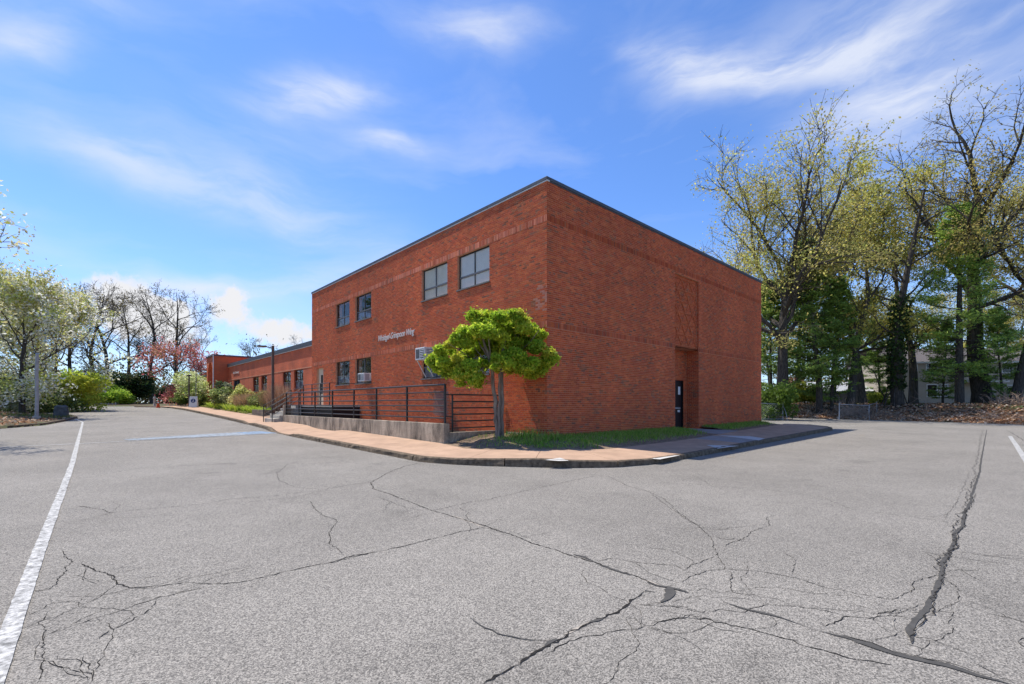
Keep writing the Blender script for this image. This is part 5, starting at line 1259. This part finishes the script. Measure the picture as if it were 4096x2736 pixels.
# white flowering dogwood on the island
DOG = [(.88, .87, .74), (.80, .80, .55), (.58, .60, .16), (.52, .55, .14), (.90, .89, .80), (.66, .58, .26), (.85, .84, .66)]
w_, t_, l_ = make_decid_mesh(71, 10.5, .20, (6.7, 6.6, 4.4), DOG, 6.5, .13, 'bark', .26, 'petal', fork=.18, limbs=11, n2=7, n3=5, n4=2, twig_r=.014)
tree_from('dogwood_tree', (*at(90, 31), iz(*at(90, 31))), w_, t_, l_, 'bark', 'petal', 'white flowering dogwood spreading over the planting island', scale=.80)
w2, t2, l2 = make_decid_mesh(72, 13, .22, (8.5, 4.6, 5.0), [(.60, .54, .2), (.5, .48, .13), (.68, .58, .3), (.38, .40, .1)], 3.5, .12, 'bark', .32, 'leaf', fork=.25, limbs=8, n2=6, n3=5, n4=2)
tree_from('budding_tree', (*at(-150, 34), iz(*at(-150, 34))), w2, t2, l2, 'bark', 'leaf', 'taller budding tree behind the dogwood blossom')
tp = (-16.3, 14.5)
w3_, t3_, l3_ = make_decid_mesh(73, 12, .2, (7.2, 5.3, 4.2), DOG, 6, .075, 'bark', .22, 'petal', fork=.2, limbs=9, n2=6, n3=5, n4=2)
tree_from('blossom_tree', (*tp, float(rz(*tp)) + .1), w3_, t3_, l3_, 'bark', 'petal', 'near blossom tree whose shade falls across the white lane line')
pv, pf = grid_mesh(np.linspace(-1.6, 1.6, 13), np.linspace(-1.6, 1.6, 13), lambda X, Y: rz(X + tp[0], Y + tp[1]) + .12 - .3 * smooth((np.hypot(X, Y) - 1.2) / .5)); pv[:, :2] += tp
tag(obj_np('tree_bed', pv, pf, M['soil'], smooth=True), kind='structure', label='round soil bed of the near blossom tree')
tree_from('dogwood_tree', (*at(215, 42), .55), w_, t_, l_, 'bark', 'petal', 'second white dogwood farther along the drive', rot=2.1, scale=.95)
YG = [(.56, .58, .06), (.46, .52, .055), (.64, .62, .09), (.36, .44, .05)]
shrub('yellow_green_shrub', *at(270, 40), 5.6, 3.7, YG, 'feathery yellow green shrub behind the post', 411, 7000, .12, None, 5, k=34, aspect=2.6, shape='vase')
shrub('dark_shrub', *at(-25, 33), 4.0, 2.9, [(.22, .30, .10), (.16, .24, .07), (.36, .38, .2), (.6, .6, .45)], 'dense shrub with scattered white flowers on the island', 412, 6000, .11, iz(*at(-25, 33)), 3.4, k=26)
shrub('dark_shrub', *at(170, 37), 4.5, 2.5, [(.14, .19, .06), (.2, .25, .08), (.12, .16, .06)], 'dark low shrub under the dogwood branches', 413, 4500, .12, iz(*at(170, 37)), 4, k=24)
for k, (x, y, w, h, c, lb) in enumerate([(-13.0, 75.5, 6.5, 4.6, [(.42, .56, .05), (.34, .48, .05), (.5, .6, .08)], 'bright green arching shrub beyond the drive'),
        (-8.6, 77, 5.5, 3.6, [(.40, .58, .06), (.32, .48, .05), (.48, .62, .09)], 'vivid green low shrub left of the dark evergreen'),
        (-6.0, 79, 5.6, 5.6, [(.025, .055, .015), (.035, .07, .02), (.02, .04, .012), (.09, .09, .03)], 'dark round evergreen at the end of the drive'),
        (-1.5, 76, 3.2, 3.0, [(.05, .07, .03), (.08, .09, .04)], 'dull dark shrub left of the pink tree'),
        (-17.5, 68, 5, 4.2, [(.10, .14, .03), (.16, .19, .04), (.07, .10, .03)], 'olive shrub mass under the bare trees'),
        (-21.5, 58, 5, 3.6, [(.08, .12, .03), (.14, .18, .04)], 'dark green shrub at the bend of the drive'),
        (-26, 52, 6, 4.0, [(.10, .14, .035), (.20, .22, .06)], 'broad green shrub behind the planting island'),
        (-31, 40, 6, 4.5, [(.09, .14, .03), (.06, .10, .03)], 'tall dark shrub at the far edge of the island')]):
    shrub('background_shrub', x, y, w, h, c, lb, 420 + k, 6500, .17, None, w * .8, k=28, aspect=2.2)
# wall of low stones / pale edging beyond
lowf = empty('low_fence', (-11, 72.6, .82), 'low pale picket edging beyond the drive', 'fence')
for k in range(16): MB().box(-2.4 + .36 * k, -2.3 + .36 * k, -.02, .02, 0, .45).build('picket', M['pole'], lowf)
MB().box(-2.5, 3.2, .022, .05, .3, .36).build('fence_rail', M['pole'], lowf)
# bare oaks behind
BUD = [(.16, .12, .05), (.22, .17, .07), (.12, .09, .045), (.26, .22, .08)]
bare = [make_decid_mesh(81 + k, 23, .42, (14.6, 8.2, 9.2), BUD, .5, .15, 'bark', .25, 'leaf', fork=.26, limbs=7, n2=6, n3=5, n4=2, amp=.18, twig_r=.032) for k in range(3)]
BT = [(440, 82, 0, .95, 0, 'bare oak with a leaning trunk above the dark evergreen'), (700, 92, 1, 1.0, 1.2, 'wide forked bare tree rising behind the pink blossom'), (610, 88, 2, .98, 2.0, 'bare tree with upswept limbs left of the forked one'),
      (300, 84, 1, .92, 3.3, 'thin bare tree beside the white blossom'), (380, 95, 2, 1.0, 4.1, 'bare tree in the gap above the yellow green shrub'), (200, 78, 0, .85, 5.1, 'dark bare crown behind the dogwood top'),
      (1010, 112, 2, .56, .5, 'pale bare tree over the low wing roof'), (1180, 120, 0, .58, 2.9, 'small bare crown showing above the wing beside the tall block'), (90, 84, 2, .9, .9, 'bare crown far behind the planting island'), (820, 108, 0, .66, 4.6, 'slender bare tree behind the entrance tower'),
      (500, 108, 1, .9, 5.6, 'distant bare tree above the road end')]
for (px, t, k, s, rot, lb) in BT:
    p = at(px, t); tree_from('bare_tree', (p[0], p[1], .9), *bare[k], 'bark', 'leaf', lb, rot=rot, scale=s * t / 88 if t > 88 else s)
# understorey haze of thin twigs and leaves along the far edge
def far_mass(name, n, seed, poly, h, size, cols, label):
    r = np.random.RandomState(seed); u = r.rand(n); P = np.array([[np.interp(x, np.linspace(0, 1, len(poly)), [p[i] for p in poly]) for i in (0, 1)] for x in u]); P += r.normal(0, 2.2, (n, 2))
    hh = np.abs(r.normal(0, 1, n)) * h * (.55 + .45 * np.sin(u * 47 + seed) * np.sin(u * 19)); z = .7 + hh
    c = pick(r, cols, n); return tag(obj_np(name, *leaf_quads(np.column_stack([P, z]), size, r, c)[:2], M['leaf'], col=c), label=label, kind='stuff')
far_mass('woodland_understorey', 34000, 501, [(-75, 50), (-48, 68), (-30, 88), (-14, 100), (4, 112), (30, 120)], 6.5, .30, [(.10, .11, .04), (.14, .12, .06), (.20, .20, .06), (.09, .08, .05), (.17, .13, .08)], 'thin brown and olive woodland understorey beyond the drive')

# ------------------------------------------------------------------ right side: bank, trees, fences, houses
def samp_bank(r, n):
    y = r.uniform(-32, 20, n * 2); x = bank_edge(y) + np.abs(r.normal(0, 3.2, n * 2)) - .25; x, y = x[:n], y[:n]; return np.column_stack([x, y, np.maximum(terrain(x, y), rz(x, y))])
flat_leaves('leaf_litter', 30000, samp_bank, .13, DRY, 601, 'thick brown leaf litter heaped along the edge of the lot')
def samp_bank2(r, n):
    y = r.uniform(-32, 20, n); x = bank_edge(y) + r.uniform(4, 30, n); return np.column_stack([x, y, terrain(x, y)])
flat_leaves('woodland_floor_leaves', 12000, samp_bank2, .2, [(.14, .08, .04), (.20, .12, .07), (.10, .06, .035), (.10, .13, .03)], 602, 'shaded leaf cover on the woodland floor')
rr = np.random.RandomState(61); sb = Branches()
for k in range(420):
    y = rr.uniform(-24, 3); x = bank_edge(y) + abs(rr.normal(0, 2.2)); z = float(terrain(x, y)); L = rr.uniform(.5, 2.2); a = rr.uniform(0, 6.28); el = rr.uniform(-.05, .7)
    P, _ = wobble(rr, (x, y, z), (math.cos(a), math.sin(a), el), L, 4, .12); sb.add(P, np.linspace(.022, .008, len(P)), 4)
tag(obj_np('brushwood', *sb.arrays(), mat('dead_wood', (.20, .13, .085), .95, .4, 8, base2=(.42, .32, .24))), kind='stuff', label='tangle of dead sticks and brush on the bank')
def bush_heap(px, t, w, h, seed, label):
    p = at(px, t); z = float(terrain(*p)); o = empty('brush_pile', (p[0], p[1], z), label, 'brush pile'); r = np.random.RandomState(seed); B = Branches()
    for k in range(150):
        a = r.uniform(0, 6.28); q = r.rand() * w / 2; P, _ = wobble(r, (math.cos(a) * q, math.sin(a) * q, 0), (r.normal(0, .8), r.normal(0, .8), .8), r.uniform(.4, 1) * h, 5, .28, -.05); B.add(P, np.linspace(.03, .01, len(P)), 4)
    obj_np('stick', *B.arrays(), bpy.data.materials['dead_wood'], o)
bush_heap(3425, 41.5, 2.6, 2.0, 62, 'heap of bent vines tangled in the chain link frame'); bush_heap(4050, 37, 3.2, 1.6, 63, 'heap of dry branches at the foot of the broken snag'); bush_heap(3085, 40.5, 2.2, 1.9, 64, 'dark brush pile behind the gate')

OAKC = [(.62, .54, .15), (.56, .54, .13), (.66, .54, .18), (.52, .44, .14), (.60, .60, .14)]
YELL = [(.58, .55, .12), (.64, .56, .14), (.50, .50, .10), (.54, .45, .13)]
RG = dict(group=None)
oak1 = make_decid_mesh(91, 25, .46, (15.2, 11.2, 10.4), OAKC, 6.5, .105, 'bark', .36, lead_f=.5, fork=.24, limbs=11, n2=8, n3=6, n4=3, amp=.15, twig_r=.022, height_fade=([6, 12, 22], [1.3, 1, .9]))
oak2 = make_decid_mesh(92, 23, .34, (14.0, 6.0, 9.8), YELL, 5.2, .12, 'bark_grey', .40, fork=.24, limbs=9, n2=7, n3=5, n4=2, amp=.15, twig_r=.02)
oak3 = make_decid_mesh(93, 30, .62, (19.5, 9.5, 10.8), [(.52, .40, .11), (.44, .40, .11), (.58, .46, .15), (.34, .3, .09)], 3.6, .105, 'bark', .40, fork=.30, limbs=8, n2=8, n3=6, n4=3, amp=.17, lead_f=.6, twig_r=.024, height_fade=([8, 16, 22, 27], [1.4, 1.3, .7, .35]))
thin = make_decid_mesh(94, 19, .20, (12.5, 4.0, 7.0), YELL + [(.42, .42, .10)], 4.2, .125, 'bark_grey', .42, fork=.3, limbs=9, n2=6, n3=5, n4=2, amp=.13, twig_r=.02)
PG = [(.20, .31, .06), (.26, .38, .07), (.15, .24, .05), (.32, .44, .09), (.22, .33, .07)]
pineA = make_pine_mesh(95, 19, .30, .16, 4.6, PG, 22000); pineB = make_pine_mesh(96, 22, .36, .14, 6.0, [(.27, .40, .07), (.35, .48, .09), (.20, .32, .06), (.42, .55, .11)], 26000); pineC = make_pine_mesh(97, 13, .15, .10, 3.2, PG, 13000)
def rt(name, mesh, px, t, label, rot=0, s=1.0):
    p = at(px, t); return tree_from(name, (p[0], p[1]), *mesh, None, None, label, rot=rot, scale=s)
rt('oak_tree', oak1, 3120, 43.5, 'tall spreading oak with ochre catkins next to the brick wall', .4, 1.06)
rt('oak_tree', oak2, 3400, 44.5, 'slender yellow green oak with leaning trunk behind the bent fence', 1.3, 1.0)
rt('oak_tree', oak2, 3452, 48, 'yellow green oak just behind the leaning one', 4.0, .98)
rt('oak_tree', thin, 3330, 50, 'slim young oak in front of the grey shed', 2.2, 1.05)
rt('oak_tree', oak2, 3655, 47, 'oak with ochre crown left of the tallest tree', 2.6, 1.04)
rt('oak_tree', oak3, 3938, 43, 'tallest oak with dark forked trunk and open crown before the beige house', 2.0, 1.0)
rt('oak_tree', oak1, 4230, 46, 'open oak crown at the corner of the beige house', 3.6, 1.08)
rt('pine_tree', pineA, 3277, 43.5, 'dark green pine with bare lower trunk beside the grey shed', 0, .86)
rt('pine_tree', pineC, 3325, 44, 'slim pine between the shed and the taller pine', 1.5, .95)
rt('pine_tree', pineC, 3085, 46, 'short bushy pine against the brick wall edge', 3.0, 1.0)
rt('pine_tree', pineA, 3190, 52, 'pine filling the gap behind the ochre oak', 2.2, .85)
rt('pine_tree', pineB, 3838, 40.5, 'broad pine with layered bright green boughs before the house', 2.4, .80)
rt('pine_tree', pineC, 3770, 45, 'small pine under the layered boughs', .6, .62)
rt('pine_tree', pineC, 4010, 41, 'small pine beside the broken snag', 4.2, .66)
rt('pine_tree', pineC, 3520, 50, 'dark small pine left of the ivy clad trunk', 5.0, .7)
for k, (x, y, sc_) in enumerate([(-28, 50, 1.0), (-34, 62, 1.1), (-40, 75, 1.15), (-30, 72, 1.05), (-24.5, 58, .9)]):  # pines out of view, added so the window glass reflects dark trees
    tree_from('unseen_pine', (x, y), *pineB, None, None, 'unseen dense pine added for the window reflections', group='pines across the drive', rot=k * 1.3, scale=sc_)
# ivy clad trunk
p = at(3592, 42); z = float(terrain(*p)); iv = empty('ivy_trunk', (p[0], p[1], z), 'thick trunk wrapped in dark ivy', 'tree'); r = np.random.RandomState(71); B = Branches()
P, _ = wobble(r, (0, 0, -.3), (-.10, .08, 1), 19, 12, .04); B.add(P, np.linspace(.52, .05, len(P)), 9)
for k in range(14):
    a = r.uniform(0, 6.28); q = P[4 + k % 8]; Q, _ = wobble(r, q, (math.cos(a), math.sin(a), .8), r.uniform(2, 5), 6, .16, .03); B.add(Q, np.linspace(.10, .02, len(Q)), 5)
for k in range(7):
    a = r.uniform(0, 6.28); Q, _ = wobble(r, (math.cos(a) * 1.2, math.sin(a) * 1.2, -.1), (-math.cos(a) * .35, -math.sin(a) * .35, 1), r.uniform(3, 5.5), 6, .15); B.add(Q, np.linspace(.06, .03, len(Q)), 5)
obj_np('trunk', *B.arrays(), M['bark'], iv, smooth=True)
n = 2600; tt = r.rand(n) ** 1.3 * .42 + .10; Pz = np.array([[np.interp(x, np.linspace(0, 1, len(P)), P[:, i]) for i in range(3)] for x in tt]); u = r.normal(size=(n, 3)); u[:, 2] *= .3; u /= np.linalg.norm(u, axis=1, keepdims=True)
Pz += u * (r.uniform(.35, .9, (n, 1)) * (1.0 - .7 * np.abs(tt - .45))[:, None]); c = pick(r, [(.05, .09, .02), (.08, .13, .03), (.03, .06, .018)], n); obj_np('ivy', *leaf_quads(Pz, .16, r, c)[:2], M['leaf'], iv, col=c)
# broken snag
p = at(4060, 40); z = float(terrain(*p)); sn = empty('broken_snag', (p[0], p[1], z), 'broken dead trunk with splintered top', 'tree'); B = Branches(); P, _ = wobble(r, (0, 0, -.3), (.05, -.05, 1), 7.6, 8, .03); B.add(P, np.array([.42, .38, .35, .33, .31, .30, .28, .24, .06]), 8); obj_np('trunk', *B.arrays(), M['bark'], sn)
B = Branches()
for k in range(6): Q, _ = wobble(r, P[-2] + r.normal(0, .1, 3), (r.normal(0, .2), r.normal(0, .2), 1), r.uniform(.4, 1.0), 2, .05); B.add(Q, np.array([.06, .04, .005]), 4)
obj_np('splinter', *B.arrays(), M['bark'], sn)
# far rows of thin trees behind the houses
for k, (px, t, s) in enumerate([(3090, 70, .95), (3200, 76, 1.0), (3370, 74, .95), (3500, 78, 1.0), (3620, 80, 1.05), (3740, 80, .95), (3860, 82, 1.05), (3990, 80, 1.0), (4090, 78, 1.05)]):
    m_ = (thin, oak2)[k % 2]; rt('background_tree', m_, px, t, 'slim yellow green tree in the row behind the houses', k * 1.7, s * (1 if k % 2 == 0 else .85))['group'] = 'trees in the far row behind the houses'
shrub('green_bush', *at(3092, 38.6), 3.6, 3.8, [(.14, .22, .03), (.10, .17, .025), (.19, .27, .05)], 'leafy green bush at the brick wall edge by the gate', 641, 6000, .13, None, 3.2, k=28)
shrub('yellow_bush', *at(3215, 52), 5.0, 2.6, [(.34, .38, .05), (.28, .34, .04), (.40, .42, .08)], 'sunlit yellow green bush left of the grey shed', 642, 4500, .16, None, 3, k=22)
shrub('red_bush', *at(3200, 62), 7.0, 3.6, [(.26, .10, .08), (.32, .14, .10), (.22, .12, .07)], 'reddish bush far behind the pines', 643, 4000, .22, None, 4, k=22)
shrub('yellow_bush', *at(3520, 50), 3.0, 1.6, [(.34, .38, .06), (.26, .32, .05)], 'small lime bush between shed and house', 644, 2200, .13, None, 2, k=14)
far_mass('woodland_brush', 24000, 645, [(34, 50), (62, 38), (85, 12), (92, -16), (85, -45)], 4.5, .34, [(.30, .26, .10), (.22, .21, .07), (.16, .15, .06), (.34, .28, .13), (.12, .11, .06)], 'ochre brush and saplings far behind the houses')

# beige house
def plane_frame(px, t):
    return at(px, t)
hp = at(3575, 54); HROT = math.atan2(RT[1], RT[0]) - .06
house = empty('beige_house', (hp[0], hp[1], float(terrain(*hp))), 'two storey beige clapboard house behind the tall trunks', 'house', rotz=HROT)
HW, HE, HD = 18.6, 5.0, 8.0
# clapboards
openings = [(2.05, 2.55, 3.95, 4.6), (3.6, 4.75, 3.75, 4.75), (8.6, 9.5, 3.75, 4.75), (11.9, 13.0, 3.75, 4.75), (3.7, 5.9, 1.0, 2.3), (8.6, 9.4, 0.15, 2.25), (11.9, 13.2, 1.0, 2.2)]
for k in range(int(HE / .19)):
    z0 = k * .19; free = [(0., HW)]
    for (a, b, c, d) in openings:
        if z0 + .19 > c and z0 < d: free = [x for (p, q) in free for x in ([(p, min(q, a)), (max(p, b), q)] if a < q and b > p else [(p, q)]) if x[1] - x[0] > .02]
    for (a, b) in free: MB().add([(a, -.03, z0), (b, -.03, z0), (b, -.006, z0 + .188), (a, -.006, z0 + .188), (a, .0, z0), (b, .0, z0)], [(0, 1, 2, 3), (4, 5, 1, 0)]).build('clapboard', M['siding'], house)
wl = MB(); wl.add([(0, .001, 0), (HW, .001, 0), (HW, .001, HE), (0, .001, HE), (0, HD, 0), (HW, HD, 0), (HW, HD, HE), (0, HD, HE)], [(4, 5, 6, 7), (0, 4, 7, 3), (1, 5, 6, 2)]); wl.add(*panel_quads(HW, 0, HE, openings, lambda u, v: (u, .001, v))); wl.build('wall', M['siding'], house)
rf = MB(); rf.add([(-.4, -.45, HE - .05), (HW + .4, -.45, HE - .05), (HW + .4, HD / 2, HE + 2.0), (-.4, HD / 2, HE + 2.0), (-.4, HD + .45, HE - .05), (HW + .4, HD + .45, HE - .05)], [(0, 1, 2, 3), (3, 2, 5, 4)]); roof = rf.build('roof', M['shingle'], house)
MB().box(-.4, HW + .4, -.5, -.46, HE - .22, HE - .02).build('fascia', M['trim'], house)
for x in (0, HW): MB().box(x - .08, x + .08, -.05, .05, 0, HE).build('corner_board', M['trim'], house)
for k, (a, b, c, d) in enumerate(openings):
    f = MB(); w = .09; f.box(a - w, a, -.05, .03, c - w, d + w); f.box(b, b + w, -.05, .03, c - w, d + w); f.box(a, b, -.05, .03, d, d + w); f.box(a, b, -.06, .03, c - w, c)
    win = f.build('door' if k == 5 else 'window', M['trim'], house)
    if k == 4: MB().box((a + b) / 2 - .05, (a + b) / 2 + .05, -.04, .028, c, d).build('mullion', M['trim'], win)
    MB().box(a, b, .02, .027, c, d).build('pane', M['glass'] if k != 5 else M['inside'], win); MB().box(a, b, .2, .21, c, d).build('dark_room_backing', M['inside'], win)  # near-black backing colour stands in for the unlit rooms
    if k != 5: MB().box(a, b, -.02, .018, (c + d) / 2 - .025, (c + d) / 2 + .025).build('meeting_rail', M['trim'], win)
MB().box(7.4, 11.2, -1.6, -.06, 2.55, 2.75).build('porch_roof', M['trim'], house)
# grey shed
sp_ = at(3240, 57); shed = empty('grey_shed', (sp_[0], sp_[1], float(terrain(*sp_))), 'long grey shed with pale metal roof behind the pines', 'shed', rotz=math.atan2(RT[1], RT[0]) + .04)
for k in range(9): MB().box(.95 * k, .95 * k + .93, 0, .06, -.2, 1.55).build('wall_panel', M['grey_wall'], shed)
MB().box(0, 8.6, .07, 5, -.2, 1.5).build('wall', M['grey_wall'], shed)
rf = MB(); rf.add([(-.3, -.4, 1.52), (8.9, -.4, 1.52), (8.9, 2.5, 2.75), (-.3, 2.5, 2.75), (-.3, 5.4, 1.52), (8.9, 5.4, 1.52)], [(0, 1, 2, 3), (3, 2, 5, 4)]); rf.build('roof', M['metal_roof'], shed)
MB().add([(8.58, 0, 1.5), (8.58, 5, 1.5), (8.58, 2.5, 2.65), (8.58, 2.5, 2.65)], [(0, 1, 2, 2)]).build('gable', M['grey_wall'], shed)

# chain link gate leaf and bent frame
def mesh_panel(B, a, b, h0, h1, step=.17):
    a = np.array(a); b = np.array(b); L = np.linalg.norm(b - a); n = int((L + (h1 - h0)) / step)
    for k in range(n):
        for s in (1, -1):
            u0 = k * step - (h1 - h0) if s == 1 else k * step; u1 = u0 + (h1 - h0) * s; z0, z1 = h0, h1
            lo, hi = (u0, u1) if u0 < u1 else (u1, u0)
            if hi < 0 or lo > L: continue
            def zat(u): return h0 + (u - u0) / (u1 - u0) * (h1 - h0)
            c0, c1 = np.clip(u0, 0, L), np.clip(u1, 0, L)
            if abs(c0 - c1) < .02: continue
            p, q = a + (b - a) * c0 / L, a + (b - a) * c1 / L; B.bar((p[0], p[1], zat(c0)), (q[0], q[1], zat(c1)), .0035)
    return B
ga = at(3131, 37.5); gb = at(3010, 36.5); zg = float(rz(*ga))
gate = empty('gate_leaf', (ga[0], ga[1], zg), 'open galvanised chain link gate leaf at the end of the brick wall', 'gate')
va = np.array([0, 0]); vb = gb - ga
MB().tube([(0, 0, -.1), (0, 0, 1.42)], .035, 8).build('post', M['galv'], gate); MB().tube([(0, 0, 1.3), (vb[0], vb[1], 1.42)], .025, 8).build('rail', M['galv'], gate); MB().tube([(0.02, 0, .12), (vb[0], vb[1], .12)], .022, 8).build('rail', M['galv'], gate)
dv = (at(3150, 37.2) - ga); MB().tube([(.04, 0, 1.2), (dv[0] * .6, dv[1] * .6, .7), (dv[0], dv[1], 0)], .025, 8).build('bent_pipe', M['galv'], gate)
mesh_panel(MB(), va, vb, .14, 1.3).build('wire_mesh', M['galv'], gate)
fa, fb, fc = at(3358, 39), at(3477, 38.6), at(3507, 41.5); zf_ = float(rz(*fa))
ff = empty('bent_fence_panel', (fa[0], fa[1], zf_), 'bent galvanised chain link panel leaning in the brush', 'fence'); vb = fb - fa; vc = fc - fa
for k, dx in enumerate((-.16, .0)): MB().tube([(dx, 0, -.1), (dx * .6, 0, .8), (dx, 0, 1.45 - .05 * k)], .03, 8).build('post', M['galv'], ff)
MB().tube([(0, 0, 1.33), (vb[0] * .5, vb[1] * .5, 1.27), (vb[0], vb[1], 1.22)], .026, 8).build('rail', M['galv'], ff)
MB().tube([(-.16, 0, 1.42), (.5, .0, 1.48), (.9, .1, 1.33)], .022, 8).build('bent_pipe', M['galv'], ff)
MB().tube([(vb[0], vb[1], 1.28), (vb[0] - .13, vb[1], .65), (vb[0] + .12, vb[1], -.1)], .028, 8).build('bent_post', M['galv'], ff)
MB().tube([(vb[0], vb[1], 1.28), (vc[0], vc[1], 1.45)], .02, 8).build('rail', M['galv'], ff); MB().tube([(vc[0], vc[1], -.1), (vc[0], vc[1], 1.55)], .03, 8).build('post', M['galv'], ff)
mesh_panel(MB(), np.array([0, 0]), vb, .1, 1.22).build('wire_mesh', M['galv'], ff)

# ------------------------------------------------------------------ small street furniture
lz = bz(-1.35, 24.9)
lp = empty('lamp_post', (-1.35, 24.9, lz), 'brown square lamp post with flat head beside the entry steps', 'street lamp')
MB().box(-.075, .075, -.075, .075, -.2, 4.85).build('shaft', M['lamp'], lp, bevel=.012); MB().box(-.16, .16, -.16, .16, -.1, .1).build('base', M['conc_pale'], lp, bevel=.02)
MB().bar((-.07, 0, 4.68), (-.42, 0, 4.74), .05, .06).build('arm', M['lamp'], lp); MB().box(-.98, -.42, -.15, .15, 4.70, 4.80).build('lamp_head', M['lamp'], lp, bevel=.02); MB().box(-.92, -.5, -.11, .11, 4.685, 4.699).build('lens', M['white'], lp)
fp = empty('flagpole', (-1.7, 43.4, bz(-1.7, 43.4)), 'slim white flagpole rising from the bed before the tower', 'flagpole')
MB().tube([(0, 0, -.2), (0, 0, 2.6), (0, 0, 5.25)], [.055, .048, .035], 10).build('shaft', M['white'], fp, smooth=True); MB().lathe([(.0, 5.36), (.05, 5.33), (.06, 5.3), (.05, 5.27), (.0, 5.24)], 10).build('finial', M['galv'], fp, smooth=True)
fz = float(walk_z(-2, 48.5)); fp = empty('flagpole', (-2.3, 48.9, fz), 'thin grey flagpole behind the sandwich board', 'flagpole')
MB().tube([(0, 0, 0), (0, 0, 4.6)], [.035, .022], 8).build('shaft', M['galv'], fp); MB().lathe([(.0, 4.68), (.04, 4.65), (.0, 4.6)], 8).build('finial', M['galv'], fp)
fp = empty('dark_post', (-2.75, 50.2, fz + .03), 'dark round post next to the sandwich board', 'post'); MB().tube([(0, 0, -.1), (0, 0, 3.3)], [.085, .07], 8).build('shaft', M['lamp'], fp); MB().box(-.2, .2, -.12, .12, 3.3, 3.42).build('cap', M['lamp'], fp)
# sandwich board
ax, ay = -2.75, 47.3; az_ = float(walk_z(ax, ay)) + .004
ab = empty('sandwich_board', (ax, ay, az_), 'white sandwich board sign with a round navy emblem on the sidewalk', 'sign', rotz=rad(-20))
for s, nm in ((-1, 'front_panel'), (1, 'rear_panel')):
    V = []
    for z, y in ((0, .34), (1.12, .06)):
        for x in (-.36, .36):
            for d in (0, .035): V.append((x * (1 if z == 0 else .92), s * (y + d), z))
    MB().add(V, [(0, 2, 6, 4), (1, 5, 7, 3), (0, 4, 5, 1), (2, 3, 7, 6), (4, 6, 7, 5), (0, 1, 3, 2)]).build(nm, M['white'], ab, bevel=.01)
nrm_ = np.array([0, -1.12, -.28]); nrm_ /= np.linalg.norm(nrm_); upv = np.array([0, .28, 1.12]); upv /= np.linalg.norm(upv)
def disc(r0, cz, off, m_, nm):
    c = np.array([0, -.375, 0]) + upv * cz + np.array([0, -off, -off * .25]); a = np.linspace(0, 2 * np.pi, 20, endpoint=False)
    V = [c + np.array([1, 0, 0]) * r0 * math.cos(t) + upv * r0 * math.sin(t) for t in a] + [c]
    MB().add(V, [(2 * i, 2 * i + 1, (2 * i + 2) % 20, 20) for i in range(10)]).build(nm, m_, ab)
disc(.21, .70, .004, M['navy'], 'emblem_disc')
for (x, dz, w, h) in ((0, .12, .07, .06), (0, .0, .05, .12), (-.03, -.1, .06, .07), (.05, -.03, .03, .14)):
    c = np.array([x, -.375, 0]) + upv * (.70 + dz) + np.array([0, -.007, -.002]); e1 = np.array([1, 0, 0]) * w / 2; e2 = upv * h / 2
    MB().add([c - e1 - e2, c + e1 - e2, c + e1 + e2, c - e1 + e2], [(0, 1, 2, 3)]).build('emblem_mark', M['white'], ab)
# traffic cone
cz_ = float(rz(-5.15, 53.0)) + .003
co = empty('traffic_cone', (-5.15, 53.0, cz_), 'orange traffic cone with a pale collar by the kerb', 'traffic cone')
MB().box(-.19, .19, -.19, .19, 0, .05).build('base', M['orange'], co, bevel=.012); MB().lathe([(.17, .05), (.13, .28), (.085, .5)], 20).build('body', M['orange'], co, smooth=True); MB().lathe([(.086, .5), (.06, .64)], 20).build('collar', M['white'], co, smooth=True); MB().lathe([(.06, .64), (.035, .78), (.0, .785)], 20).build('tip', M['orange'], co, smooth=True)
bz_ = float(walk_z(-4.6, 57)); bo = empty('grey_bollard', (-4.9, 59.5, bz_), 'grey domed bollard just behind the traffic cone', 'bollard'); MB().lathe([(.16, 0), (.16, .08), (.12, .1), (.12, .85), (.15, .87), (.15, .95), (.1, 1.1), (0, 1.15)], 14).build('body', M['pole'], bo, smooth=True)
# overhead wire across the road end
wa, wb_ = at(300, 95), at(830, 86); m_ = MB(); tt = np.linspace(0, 1, 14)
for dz in (0, .5): m_.tube([(wa[0] + (wb_[0] - wa[0]) * u, wa[1] + (wb_[1] - wa[1]) * u, 5.0 + dz - 1.0 * u * (1 - u)) for u in tt], .025, 4)
tag(m_.build('overhead_wires', M['black']), 'pair of overhead wires crossing beyond the road end', 'wires')
